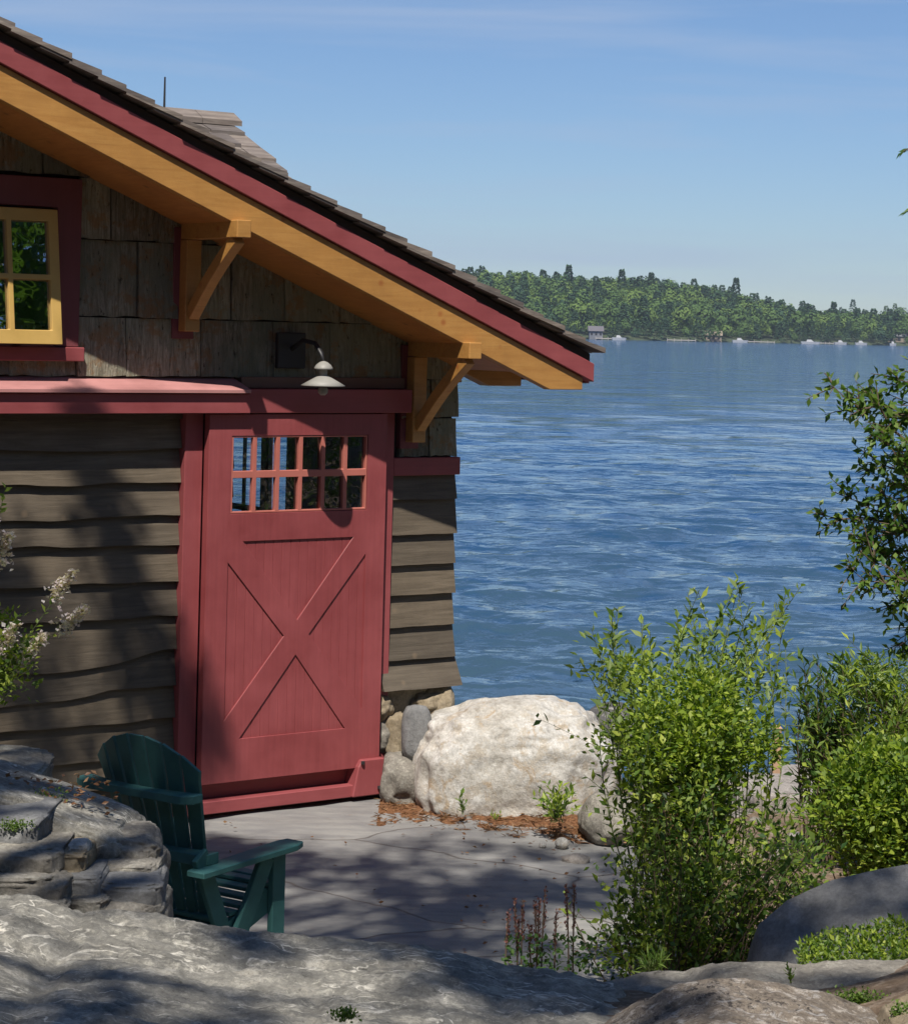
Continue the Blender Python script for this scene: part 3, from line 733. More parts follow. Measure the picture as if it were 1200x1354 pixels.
# upper window
win = empty('window', (0, 0, 0)); win.parent = house
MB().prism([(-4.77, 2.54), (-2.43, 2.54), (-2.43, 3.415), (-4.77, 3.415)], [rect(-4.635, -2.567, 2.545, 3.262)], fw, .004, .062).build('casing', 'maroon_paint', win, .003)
MB().prism([(-4.80, 2.465), (-2.412, 2.465), (-2.412, 2.538), (-4.80, 2.538)], [], fw, .004, .10).build('sill', 'red_paint_long', win, .004)
for sx in (0, 1):
    a0 = -3.588 if sx == 0 else -4.628; a1 = a0+1.01; pw = (1.01-.11-.028*3)/4; hs = []
    for k in range(4):
        x0 = a0+.055+k*(pw+.028)
        for z0, z1 in ((2.625, 2.882), (2.91, 3.185)): hs.append(rect(x0, x0+pw, z0, z1))
    sh = empty('sash', (0, 0, 0)); sh.parent = win
    fs = lambda a, b, t: V(a, t+(3.245-b)*.15, b)
    MB().prism(rect(a0, a1, 2.552, 3.248), hs, fs, .045, .085).build('sash_frame', 'sash_paint', win, .003)
    MB().prism(rect(a0+.03, a1-.03, 2.58, 3.22), [], fs, .056, .060).build('pane', 'window_glass', win)
    bpy.data.objects.remove(sh)
# brackets
def bracket(uc):
    b = empty('bracket', (0, 0, 0)); b.parent = house; Lb = L_(uc)-.07
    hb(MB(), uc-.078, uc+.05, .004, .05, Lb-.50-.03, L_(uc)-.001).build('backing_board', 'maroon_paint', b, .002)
    hb(MB(), uc-.045, uc+.045, .052, .13, Lb-.49, Lb+.001).build('post', 'cedar_beam', b, .004)
    hb(MB(), uc-.042, uc+.042, .05, .665, Lb+.003, Lb+.095).build('lookout', 'cedar_beam', b, .004)
    # slightly bowed strut
    mb = MB(); n = 8; pv = None; A = (.125, Lb-.40); Bp = (.60, Lb+.0)
    for i in range(n+1):
        t = i/n; w = A[0]+(Bp[0]-A[0])*t; z = A[1]+(Bp[1]-A[1])*t; s_ = .018*math.sin(math.pi*t)
        nx, nz = .645, -.764; w += nx*-s_; z += nz*-s_*1
        r_ = [mb.bm.verts.new(V(uc+a*.03, w+nx*c*.034, z+nz*c*.034)) for a, c in ((-1, -1), (1, -1), (1, 1), (-1, 1))]
        if pv:
            for k in range(4): mb.bm.faces.new([pv[k], pv[(k+1) % 4], r_[(k+1) % 4], r_[k]])
        else: mb.bm.faces.new(r_)
        pv = r_
    mb.bm.faces.new(pv[::-1]); mb.build('strut', 'cedar_beam', b, .003)
bracket(-1.80); bracket(-.315); bracket(UL+1.80)
# foundation
fd = MB(); hb(fd, -.52, .02, -.2, .035, -.4, .597); fd.build('foundation', 'mortar', house)
for i, (a, b, ra, rb, m_) in enumerate(((-.46, .50, .07, .07, 'tan_rock'), (-.45, .33, .08, .10, 'grey_rock'), (-.44, .13, .09, .11, 'grey_rock'), (-.33, .10, .06, .09, 'tan_rock'), (-.13, .50, .14, .07, 'tan_rock'), (-.20, .10, .10, .12, 'tan_rock'))):
    o = rock('foundation_stone', V(a, .04, b), (ra, .06, rb), m_, i+3, parent=house, sub=4, amp=.35)
hb(MB(), .0, .022, DEP, -.0, -1.6, .6).build('side_foundation', 'mortar', house)

# lamp
def lamp():
    o = empty('wall_lamp', house.matrix_basis @ V(0, 0, 0), TH, label='weathered white gooseneck wall lamp with shallow conical shade above the red door', cat='wall lamp')
    o.location = (0, 12.89, 0); u, w = -1.15, .42
    MB().lathe(V(u, w, 2.355), [(.118, 0), (.121, .004), (.075, .03), (.028, .056), (.024, .056), (.02, .05)], 28).build('lamp_shade', 'lamp_metal', o, smooth=True)
    MB().lathe(V(u, w, 2.41), [(.022, 0), (.022, .035)], 16).build('neck', 'lamp_metal', o)
    MB().lathe(V(u, w, 2.445), [(.052, 0), (.05, .01), (.04, .026), (.022, .040), (.006, .046)], 24).build('cap', 'lamp_metal', o, smooth=True)
    MB().lathe(V(u, w, 2.305), [(.012, 0), (.026, .012), (.028, .03), (.02, .05)], 16).build('bulb', 'lamp_metal', o, smooth=True)
    hb(MB(), u-.09, u+.09, .05, .085, 2.44, 2.64).build('mounting_plate', 'dark_metal', o, .006)
    MB().tube([V(u, .08, 2.55), V(u, .2, 2.60), V(u, .33, 2.585), V(u, .40, 2.53), V(u, w, 2.47)], [.013]*5, 10).build('arm', 'dark_metal', o, smooth=True)
lamp()

# ------------------------------------------------------------------ chair
def chair():
    F = Vector((math.cos(R(57)), math.sin(R(57)), 0))
    o = empty('adirondack_chair', (-.877, 9.43, 0), R(57-90), label='dark green wooden garden armchair with tall fanned slat back, seen from behind', cat='chair')
    o.location.z = -.005
    # local: +y forward, +x to the chair's right; y=0 at front of arms
    cb = lambda x: .05*(1-(x/.33)**2)          # curve of the back
    bt = lambda z: -(.50+.33*(z-.56))          # y of the back's middle at height z
    bs = MB(); ns = 7
    for k in range(ns):
        xt0, xt1 = -.29+k*.58/ns, -.29+(k+1)*.58/ns
        def c(x, z):
            s_ = .60+.40*(z-.20)/.8; return x*s_
        n = 10; pv = None
        for i in range(n+1):
            t = i/n; zt = 1.02-1.55*(((xt0+xt1)/2)**2)
            z = .20+(zt-.20)*t; g = .007
            xa, xb = c(xt0, z)+g, c(xt1, z)-g
            za = z; zb = z
            if i == n: za = 1.02-1.55*xt0**2; zb = 1.02-1.55*xt1**2
            ya = bt(za)-cb(xt0)+.02; yb = bt(zb)-cb(xt1)+.02
            r_ = [bs.bm.verts.new(p) for p in ((xa, ya, za), (xb, yb, zb), (xb, yb+.018, zb), (xa, ya+.018, za))]
            if pv:
                for q in range(4): bs.bm.faces.new([pv[q], pv[(q+1) % 4], r_[(q+1) % 4], r_[q]])
            else: bs.bm.faces.new(r_)
            pv = r_
        bs.bm.faces.new(pv[::-1])
    bs.build('backrest', 'chair_paint', o, .002)
    def brace(name, z, hw, dep, tilt, h=.035, cx=0):
        xs = [cx+hw*(2*i/14-1) for i in range(15)]; yb = bt(z)-.115+.02
        ol = [(xs[0], yb+.03)]+[(x, yb) for x in (xs[1], xs[-2])]+[(xs[-1], yb+.03)]+[(x, bt(z)-cb(min(abs(x), .33))+.014) for x in reversed(xs)]
        MB().prism(ol, [], lambda a, b, t: Vector((a, b, t)), z-h, z).build(name, 'chair_paint', o, .003)
    brace('upper_brace', .80, .31, .1, 0, .035, -.03); brace('lower_brace', .555, .30, .1, 0, .045); 
    for sx in (-1, 1):
        x = sx*.315
        a = MB(); ol = [(x-.045, -.66), (x+.045, -.66), (x+.05, -.4), (x+.06, -.06), (x+.04, .0), (x-.045, 0), (x-.06, -.06), (x-.05, -.4)]
        a.prism(ol, [], lambda p, q, t: Vector((p, q, t+.012*(q+.66))), .482, .508); a.build('armrest', 'chair_paint', o, .004)
        f = MB(); f.box(sx*.29-.014, sx*.29+.014, -.135, -.05, .005, .481); f.build('front_leg', 'chair_paint', o, .003)
        s_ = MB(); s_.hull8([(sx*.262-.013, -.10, .24), (sx*.262+.013, -.10, .24), (sx*.262+.013, -.02, .30), (sx*.262-.013, -.02, .30), (sx*.262-.013, -.10, .355), (sx*.262+.013, -.10, .355), (sx*.262+.013, -.02, .36), (sx*.262-.013, -.02, .36)])
        s_.bar((sx*.262, -.06, .30), (sx*.262, -.86, .045), .026, .10); s_.build('side_rail', 'chair_paint', o, .003)
        r2 = MB(); r2.bar((sx*.285, -.60, .56), (sx*.27, -.40, .16), .024, .085); r2.build('rear_support', 'chair_paint', o, .003)
        g = MB(); g.bar((sx*.315, -.20, .481), (sx*.293, -.34, .19), .085, .026, Vector((1, 0, 0))); g.build('arm_support', 'chair_paint', o, .003)
    st = MB()
    for k in range(7):
        y = -.045-k*.062; z = .372-.018*k if k else .36
        st.box(-.275, .275, y-.028, y+.028, z-.018, z)
    st.build('seat', 'chair_paint', o, .003)
    rl = MB(); rl.box(-.25, .25, -.46, -.43, .16, .24); rl.box(-.25, .25, -.02, -.0, .26, .345); rl.build('cross_rail', 'chair_paint', o, .003)
chair()

# ------------------------------------------------------------------ rocks
def slab(name, outline, Y0, back, front, m, label, cat='rock', amp=.03, gslope=.0, seed=0, rough=1, side_drop=.0, bot=None, nx=150, **k):
    """natural ledge: ridge follows a measured line at distance Y0, top runs towards the viewer, sides go down into the ground"""
    pts = [P(x, y, Y0) for x, y in outline]; xs = [p.x for p in pts]; zs = [p.z for p in pts]
    pr = [(back, -1.0), (back*.72, -.52), (back*.45, -.27), (back*.2, -.095), (back*.07, -.03), (0, 0)]
    nf = 26; pr += [(-front*i/nf, gslope*front*i/nf-.0*i) for i in range(1, nf+1)]+[(-front-.12, -.12), (-front-.2, -.6)]
    x0, x1 = xs[0], xs[-1]; ny = len(pr)*2-1
    def f(a, b):
        x = x0+(x1-x0)*a; z = float(np.interp(x, xs, zs)); t = b*(len(pr)-1); i = min(int(t), len(pr)-2); q = t-i
        dy = pr[i][0]*(1-q)+pr[i+1][0]*q; dz = pr[i][1]*(1-q)+pr[i+1][1]*q
        e = min(a, 1-a); ed = sst(0, .05, e); 
        y = Y0+dy*(.35+.65*math.sqrt(min(1, e*9+.01))); s_ = Vector((x*1.3+seed, y*1.3, seed*2.1))
        amp_ = amp*sst(0, .3, abs(dy)+.04)
        fis = abs(noise.noise(Vector((x*1.1+seed*2, y*2.3+x*.5, 9.)))); fis = -max(0, .05-fis)/.05
        g0 = math.exp(-(dy/.22)**2); s0 = Vector((x*1.3+seed, Y0*1.3, seed*2.1))
        z2 = z+dz-amp*.12+amp*(1.3*fbm(s_, 3)-1.3*g0*fbm(s0, 3)-.4*g0*fbm(s0*4, 2))*(1-.4*g0)+amp*.40*fbm(s_*4, 4)+amp*.30*fbm(s_*16, 3)*rough+amp*.55*fis*sst(0, .15, abs(dy))*rough-(1-ed)*.5*(1 if side_drop else .35)
        st = noise.noise(Vector((x*.6+seed, y*2.6+z, 5)))
        return (x, y+.02*noise.noise(s_*3), z2+amp*.5*round(st*3)/3)
    o = grid(name, nx, ny*2, f, m); return tag(o, label, cat, **k)
slab('ledge_rock', [(-420, 1185), (-60, 1187), (0, 1186), (40, 1185), (80, 1196), (110, 1207), (135, 1201), (200, 1207), (260, 1217), (330, 1229), (400, 1236), (480, 1243), (560, 1248), (620, 1262), (665, 1276), (700, 1280), (760, 1289), (815, 1302), (842, 1318), (880, 1350)], 6.25, .9, 1.35, 'slab_rock',
     'long grey ledge of lichen veined rock across the bottom foreground', seed=2, amp=.026, nx=340)
slab('speckled_rock', [(760, 1400), (790, 1352), (840, 1322), (890, 1300), (940, 1291), (1000, 1293), (1080, 1309), (1150, 1334), (1180, 1360), (1200, 1400)], 5.75, .5, .75, 'speckled_rock',
     'rounded tan and black speckled rock at the bottom right foreground', seed=5, amp=.02)
slab('flat_rock', [(770, 1330), (800, 1294), (850, 1283), (905, 1284), (940, 1273), (1000, 1270), (1060, 1276), (1110, 1270), (1200, 1270), (1300, 1275), (1420, 1290)], 6.5, .5, .7, 'grey_rock',
     'flat grey rock between the speckled rock and the smooth boulder', seed=8, amp=.018, gslope=-.03)
slab('corner_rock', [(1145, 1380), (1165, 1330), (1200, 1315), (1260, 1310), (1340, 1330)], 5.7, .4, .7, 'tan_rock', 'small tan rock cut off by the bottom right corner', seed=11, amp=.015)
def boulder(name, x0, y0, x1, y1, Y, dep, m, label, seed, base=None, **k):
    a, b = P(x0, (y0+y1)/2, Y), P(x1, (y0+y1)/2, Y); t, q = P((x0+x1)/2, y0, Y), P((x0+x1)/2, y1, Y)
    c = (a+b)/2; c.z = (t.z+q.z)/2; kw = dict(cat='boulder'); kw.update(k)
    return rock(name, c, ((b.x-a.x)/2, dep, (t.z-q.z)/2), m, seed, label=label, **kw)
slab('boulder', [(975, 1300), (988, 1255), (1002, 1222), (1040, 1190), (1100, 1164), (1160, 1149), (1200, 1143), (1290, 1136), (1380, 1150), (1460, 1220)], 7.45, .9, .45, 'smooth_rock', 'smooth blue grey boulder at the right edge behind the low greenery', 'boulder', seed=3, amp=.008, gslope=-.62, rough=.3)
boulder('boulder', 545, 922, 818, 1120, 12.45, .42, 'white_rock', 'large pale sunlit boulder beside the corner of the boathouse', 21, amp=.13, fine=.028, sub=6, blocky=.70, freq=1.7)
boulder('boulder', 764, 1048, 850, 1125, 11.7, .22, 'grey_rock', 'small grey boulder half hidden by the left side of the shrub', 6, amp=.14)
boulder('boulder', 765, 934, 850, 1010, 14.0, .4, 'dark_rock', 'dark mottled rock at the waterline behind the pale boulder', 8, amp=.2)
boulder('boulder', 530, 932, 572, 1008, 12.45, .08, 'smooth_rock', 'smooth upright grey stone wedged between foundation and pale boulder', 9, amp=.1, fine=.01, sub=4, blocky=.62, cat='stone')
boulder('boulder', 505, 1000, 560, 1066, 12.42, .14, 'grey_rock', 'rough brown grey stone at the foot of the foundation', 10, amp=.25, sub=4, blocky=.62, cat='stone')
boulder('boulder', 508, 940, 535, 1005, 12.62, .08, 'tan_rock', 'narrow tan stone right next to the red door trim', 12, amp=.2, sub=4, blocky=.62, cat='stone')
boulder('boulder', 555, 905, 600, 955, 12.85, .12, 'tan_rock', 'tan stone under the flared bottom clapboard', 13, amp=.2, sub=4, blocky=.62, cat='stone')
boulder('pebble', 733, 1107, 752, 1123, 11.42, .035, 'white_rock', 'small round white stone on the brown mulch', 14, amp=.1, sub=3, cat='stone')
boulder('pebble', 712, 1114, 722, 1122, 11.42, .02, 'white_rock', 'tiny pale pebble left of the round white stone', 15, amp=.1, sub=3, cat='stone')
boulder('boulder', 820, 1015, 1000, 1120, 12.9, .4, 'step_stone', 'pale rock seen in gaps behind the big shrub', 16, amp=.15)
boulder('boulder', 900, 1110, 1010, 1170, 11.2, .25, 'tan_rock', 'pinkish rock low behind the twigs of the big shrub', 17, amp=.2, sub=4)
boulder('boulder', 1085, 1015, 1140, 1060, 13.8, .2, 'step_stone', 'pale rock at the top of the stone steps', 18, amp=.2, sub=4)
for i in range(60):   # loose shore stones
    x, y = rv(.6, 4.6), rv(10.5, 16.2)
    r0 = rv(.02, .06); rock('loose_stone', (x, y, gz(x, y)+r0*.3), (r0*1.3, r0, r0*.7), random.choice(['grey_rock', 'tan_rock', 'step_stone']), i+50, rz=rv(0, 6), sub=2, label='loose small stone lying on the gravelly ground behind the shrubs', cat='stone', group='loose stones on the gravel')
# stacked stone bank at left
sw_ = empty('stone_wall', (-1.6, 8.0, .3), label='low bank of stacked flat field stones left of the green chair', cat='stone wall')
for i, (x0, y0, x1, y1, Y, d, m_, rz) in enumerate((
    (-130, 1000, 56, 1060, 8.35, .3, 'grey_rock', 0), (-30, 1050, 182, 1122, 8.0, .26, 'slab_rock', .0), (104, 1092, 206, 1152, 7.95, .2, 'grey_rock', .1),
    (-60, 1060, 70, 1115, 7.8, .25, 'smooth_rock', 0), (28, 1108, 124, 1146, 7.72, .2, 'tan_rock', 0), (92, 1112, 118, 1142, 7.62, .06, 'white_rock', 0),
    (-70, 1100, 90, 1142, 7.7, .25, 'grey_rock', 0), (-60, 1135, 98, 1186, 7.62, .25, 'grey_rock', 0), (88, 1144, 142, 1180, 7.65, .15, 'smooth_rock', 0),
    (128, 1148, 218, 1192, 7.72, .2, 'smooth_rock', .1), (84, 1172, 150, 1208, 7.6, .15, 'grey_rock', 0), (118, 1178, 220, 1240, 7.66, .2, 'grey_rock', 0), (-40, 1175, 90, 1230, 7.5, .2, 'grey_rock', 0),
    (140, 1128, 215, 1166, 7.85, .2, 'grey_rock', 0), (-300, 1000, -60, 1130, 8.1, .4, 'slab_rock', 0), (-300, 1110, -50, 1230, 7.8, .4, 'grey_rock', 0))):
    a, b = P(x0, y0, Y), P(x1, y1, Y); c = (a+b)/2-Vector(sw_.location)
    rock('stone', c, ((b.x-a.x)/2*1.05, d, (a.z-b.z)/2*1.08), m_, i*3+70, parent=sw_, amp=.12, sub=5, blocky=.42, fine=.04, rz=rz, ry=R(20) if i == 1 else (R(9) if i == 2 else 0))
# steps and post
stp = empty('stone_steps', P(1045, 1080, 13.2), label='stone steps leading down to the water behind the shrubs', cat='steps')
stp.location.z = gz(stp.location.x, 13.2)+.13
for k in range(3):
    a = MB(); z = -.02-.05*k; a.hull8([(-.32+.25*k, .55*k-.25, z-.16), (.36+.25*k, .55*k-.4, z-.16), (.45+.25*k, .55*k+.3, z-.16), (-.25+.25*k, .55*k+.35, z-.16), (-.32+.25*k, .55*k-.25, z), (.36+.25*k, .55*k-.4, z), (.45+.25*k, .55*k+.3, z), (-.25+.25*k, .55*k+.35, z)])
    a.build('step', 'step_stone', stp, .015)
p = P(1027, 958, 13.6)
po = empty('wooden_post', (p.x, 13.6, p.z-.85), label='short tan wooden post standing behind the shrubs', cat='post')
MB().box(-.025, .025, -.025, .025, 0, .83).build('shaft', 'post_wood', po, .004); MB().hull8([(-.03, -.03, .83), (.03, -.03, .83), (.03, .03, .83), (-.03, .03, .83), (-.012, -.012, .85), (.012, -.012, .85), (.012, .012, .85), (-.012, .012, .85)]).build('cap', 'post_wood', po)

# ------------------------------------------------------------------ plants
def big_shrub():
    Y = 8.6
    sh = []
    tips = [(775, 860), (790, 830), (812, 805), (840, 800), (905, 780), (935, 762), (975, 748), (985, 775), (900, 800), (1000, 800), (1050, 765), (1040, 790), (1010, 830), (1030, 845), (960, 840), (930, 830), (870, 840), (850, 870), (780, 890), (1000, 890), (990, 870), (820, 850)]
    for x, y in tips:
        for _ in range(2):
            b = P(rv(860, 960), rv(1230, 1290), Y+rv(-.2, .5)); b.z = gz(b.x, b.y)
            sh.append((b, P(x+rv(-14, 14), y+rv(-5, 20), Y+rv(-.25, .45))))
    ex = []
    for _ in range(46):
        c = P(rv(790, 1012), rv(838, 960), Y+rv(-.3, .3))
        for _ in range(13):
            d = Vector((random.gauss(0, 1), random.gauss(0, 1), random.gauss(0, 1)))*.045; ex.append((c+d, d.normalized()+Vector((rv(-.6, .6), rv(-.5, .3), rv(-.2, .9))), rv(.025, .05)))
    shrub('tall_shrub', sh, .024, .047, ['leaf_mid', 'leaf_pale', 'leaf_bright'], 'twig_green', 'tall airy shrub with thin upright shoots rising over the water, right of centre', 'shrub', .42, .0045, 1.1, .45, side=4, side_len=.13, extra=ex)
    # dense yellow green middle
    sh = []; ex = []
    for _ in range(70):
        b = P(rv(850, 950), 1280, 8.45+rv(-.1, .3)); b.z = gz(b.x, b.y)
        a = rv(0, 6.28); r_ = math.sqrt(random.random()); x = 905+98*r_*math.cos(a); y = 955+78*r_*math.sin(a)
        sh.append((b, P(x, y, 8.2+rv(-.2, .25))))
    for _ in range(80):
        a = rv(0, 6.28); q = rv(0, 1)**.5*(.82+.34*math.sin(3*a+1)*.7+.22*math.sin(5*a)); cx = 903+104*q*math.cos(a); cy = 962+92*q*math.sin(a); cY = 8.35-.33*math.sqrt(max(0, 1-q*q))*rv(.3, 1)+rv(0, .2); c = P(cx, cy, cY)
        for _ in range(74):
            d = Vector((random.gauss(0, 1), random.gauss(0, 1), random.gauss(0, .8)))*.042; ex.append((c+d, d.normalized()+Vector((rv(-.5, .5), rv(-.5, .2), rv(0, .9))), rv(.018, .033)))
    shrub('yellow_green_shrub', sh, .024, .036, ['leaf_bright', 'leaf_bright', 'leaf_mid'], 'twig_green', 'dense bright yellow green shrub in full sun in front of the airy shrub', 'shrub', .6, .003, 1.2, .62, side=5, side_len=.11, extra=ex)
    # dark lower twigs
    sh = []
    for _ in range(80):
        b = P(rv(850, 990), 1285, 7.95+rv(-.15, .4)); b.z = gz(b.x, b.y)
        x = rv(810, 1085); y = rv(1040, 1200)+max(0, 870-x)*.9+max(0, x-985)*.7
        sh.append((b, P(x, y, 7.8+rv(-.2, .4))))
    for x, y in ((745, 1180), (762, 1205), (775, 1235), (800, 1230), (785, 1215), (1060, 1120), (1070, 1100), (1075, 1150)):
        b = P(rv(850, 900), 1285, 7.8); b.z = gz(b.x, b.y); sh.append((b, P(x, y, 7.75)))
    ex = []
    for _ in range(88):
        x = rv(800, 1075); y = rv(1035, 1262); 
        if (y > 1200 and x > 985) or  (x < 850 and y < 1140 and random.random() < .75) or (x > 990 and y < 1110) or (x > 960 and y < 1160 and random.random() < .5) or noise.noise(Vector((x*.016, y*.016, 2))) < -.10: continue
        c = P(x, y, 7.85+rv(-.15, .35))
        for _ in range(34):
            d = Vector((random.gauss(0, 1), random.gauss(0, 1), random.gauss(0, 1)))*.045; ex.append((c+d, d.normalized()+Vector((rv(-.5, .5), rv(-.5, .2), rv(0, .7))), rv(.02, .038)))
    for _ in range(30):
        c = P(rv(800, 992), rv(1150, 1278), 7.85+rv(-.15, .35))
        for _ in range(30):
            d = Vector((random.gauss(0, 1), random.gauss(0, 1), random.gauss(0, 1)))*.05; ex.append((c+d, d.normalized()+Vector((rv(-.5, .5), rv(-.5, .2), rv(0, .7))), rv(.018, .042)))
    for _ in range(30):
        x = rv(975, 1075); y = rv(1110, 1235)-max(0, x-1000)*.5
        c = P(x, y, 7.95+rv(-.1, .4))
        for _ in range(24):
            d = Vector((random.gauss(0, 1), random.gauss(0, 1), random.gauss(0, 1)))*.045; ex.append((c+d, d.normalized()+Vector((rv(-.5, .5), rv(-.5, .2), rv(0, .7))), rv(.018, .042)))
    for x, y in ((1000, 1120), (1030, 1135), (1055, 1110), (1015, 1165), (1040, 1090), (1000, 1190), (980, 1215), (1062, 1160), (815, 1180), (800, 1205), (822, 1150), (808, 1232)):
        for _ in range(2):
            b = P(rv(890, 960), 1280, 7.9); b.z = gz(b.x, b.y); sh.append((b, P(x+rv(-10, 10), y+rv(-10, 10), 7.8)))
    shrub('leafy_bush', sh, .030, .036, ['leaf_dark', 'leaf_mid', 'leaf_mid', 'leaf_bright'], 'twig', 'dark leafy bush with many thin stems at the foot of the yellow green shrub', 'shrub', .5, .0035, 1.1, .22, side=2, side_len=.1, extra=ex)
big_shrub()
def spiky():
    Y = 11.4; sh = []
    for x, y in ((1068, 905), (1072, 930), (1078, 870), (1085, 885), (1100, 900), (1115, 865), (1120, 880), (1128, 900), (1105, 940), (1088, 930), (1130, 950)):
        for _ in range(3):
            b = P(rv(1060, 1105), 1085, Y+rv(-.2, .2)); b.z = gz(b.x, b.y); sh.append((b, P(x+rv(-8, 8), y+rv(-8, 15), Y+rv(-.25, .25))))
    shrub('upright_shrub', sh, .028, .075, ['leaf_dark', 'leaf_mid'], 'twig', 'dark green shrub with stiff upright leafy spires between the two bright shrubs', 'shrub', .26, .005, .75, .3, side=5, side_len=.14)
spiky()
def right_shrub():
    Y = 9.6; sh = []
    for _ in range(120):
        b = P(rv(1130, 1260), 1170, Y+rv(-.3, .3)); b.z = gz(b.x, b.y)
        sh.append((b, P(rv(1085, 1330), rv(985, 1130), Y+rv(-.45, .3))))
    ex = []
    for _ in range(130):
        a = rv(0, 6.28); q = rv(0, 1)**.5; c = P(1200+118*q*math.cos(a), 1070+88*q*math.sin(a), 9.3-.35*math.sqrt(max(0, 1-q*q))*rv(.3, 1)+rv(0, .3))
        for _ in range(60):
            d = Vector((random.gauss(0, 1), random.gauss(0, 1), random.gauss(0, .8)))*.05; ex.append((c+d, d.normalized()+Vector((rv(-.5, .5), rv(-.6, .2), rv(0, .9))), rv(.022, .040)))
    shrub('round_shrub', sh, .026, .042, ['leaf_bright', 'leaf_mid'], 'twig', 'rounded bright green shrub at the right edge above the smooth boulder', 'shrub', .65, .004, 1.2, .4, side=4, side_len=.12, extra=ex)
    sh = []
    for _ in range(85):
        b = P(rv(1140, 1260), 1120, 11.2+rv(-.3, .3)); b.z = gz(b.x, b.y)
        sh.append((b, P(rv(1105, 1330), rv(862, 985), 11.1+rv(-.4, .4))))
    ex = []
    for _ in range(95):
        c = P(rv(1115, 1330), rv(880, 1010), 11.1+rv(-.3, .3)); ax = Vector((rv(-.6, .6), rv(-.5, .5), 1)).normalized()
        for _ in range(34):
            t = rv(-.1, .1); o_ = Vector((random.gauss(0, 1), random.gauss(0, 1), random.gauss(0, .3))); ex.append((c+ax*t+o_*.012, o_.normalized()*.9+ax*.6, rv(.04, .075)))
    shrub('feathery_shrub', sh, .034, .070, ['leaf_mid', 'leaf_pale', 'leaf_bright'], 'twig', 'loose feathery olive green shrub behind the rounded one at the right edge', 'shrub', .24, .005, .9, .35, side=4, side_len=.2, extra=ex)
right_shrub()
def side_tree():
    Y = 9.3; root = empty('shore_tree', (3.1, Y+.4, gz(3.1, Y+.4)), label='leafy tree reaching in from the right edge over the lake', cat='tree'); L0 = Vector(root.location)
    tr = MB(); top = Vector((3.0, Y+.4, 5.6)); tr.tube([L0*0, Vector((.05, 0, 1.5)), Vector((-.1, .0, 3)), Vector((-.1, 0, 5.2))], [.11, .09, .07, .03], 10)
    B, D, Sz = [], [], []; tw = MB()
    br = [[(1330, 640), (1220, 590), (1160, 545), (1102, 512)], [(1330, 760), (1230, 715), (1160, 690), (1090, 682)], [(1330, 700), (1210, 640), (1150, 622)], [(1330, 800), (1220, 775), (1170, 760), (1128, 755)],
          [(1330, 840), (1230, 800), (1196, 850)], [(1330, 500), (1230, 490), (1186, 500)], [(1330, 740), (1200, 700), (1140, 715)], [(1330, 610), (1240, 560), (1180, 532), (1135, 527)], [(1330, 730), (1200, 680), (1125, 660)], [(1330, 770), (1230, 740), (1150, 722)], [(1330, 640), (1240, 615), (1185, 640)], [(1330, 820), (1250, 790), (1180, 800)], [(1330, 600), (1230, 620), (1175, 590)], [(1330, 560), (1225, 545), (1165, 570)], [(1330, 680), (1230, 665), (1170, 655)], [(1330, 790), (1240, 745), (1170, 730)], [(1330, 860), (1240, 830), (1192, 800)]]
    for b in br:
        yy = Y+rv(-.25, .3); pts = [P(x, y, yy+rv(-.05, .05))-L0 for x, y in b]
        full = [Vector((-.05, 0, max(1.0, pts[0].z-.5))), pts[0]]+pts[1:]; pt = []
        for a, c in zip(full, full[1:]): pt += [a.lerp(c, k/3)+Vector((0, rv(-.02, .02), rv(-.04, .04))) for k in range(3)]
        pt.append(full[-1]); tw.tube(pt, [.013*(1-.85*i/(len(pt)-1)) for i in range(len(pt))], 5)
        for k in range(4, len(pt)):
            for _ in range(6):
                d = (pt[k]-pt[k-1]).normalized(); e = pt[k]+(d*.7+Vector((random.gauss(0, .5), random.gauss(0, .6), random.gauss(0, .5))))*rv(.06, .20)*(1.15-.75*k/len(pt))
                q = shoot(pt[k], e, .1, 3); tw.tube(q, [.003, .0025, .002, .0012], 4)
                for p_, o_ in along(q, .020, .05, 1.1, .25): B.append(p_); D.append(o_); Sz.append(rv(.032, .054))
    for b in ([(1330, 150), (1240, 175), (1193, 200)], [(1330, 230), (1240, 252), (1199, 280)]):
        pts = [P(x, y, Y)-L0 for x, y in b]; tw.tube([Vector((-.1, 0, 4.2))]+pts, [.015, .008, .004, .002], 5)
        for t in (0, .08, .16, .3, .5): q = pts[2].lerp(pts[1], t); B.append(q); D.append((-.8, rv(-.4, .4), rv(-.9, -.3))); Sz.append(.045)
    for _ in range(420):   # rest of the crown, outside the picture
        a = rv(0, 6.28); q_ = rv(.1, 1.25); c = Vector((q_*math.cos(a)+.25, q_*math.sin(a), rv(1.3, 6.2)))
        if P(1345, 500, L0.y+c.y).x > L0.x+c.x: continue
        q = shoot(Vector((-.05, 0, c.z-.4)), c, .1, 5); tw.tube(q, [.012, .010, .008, .006, .004, .002], 5)
        for _ in range(70):
            B.append(c+Vector((random.gauss(0, .17), random.gauss(0, .17), random.gauss(0, .15)))); D.append((rv(-1, 1), rv(-1, 1), rv(-.8, .3))); Sz.append(rv(.035, .06))
    tr.build('trunk', 'trunk', root); tw.build('branches', 'twig', root)
    leaf_mesh('foliage', B, D, Sz, ['leaf_tree', 'leaf_mid', 'leaf_mid'], root, .55, rng.integers(0, 3, len(B)))
side_tree()
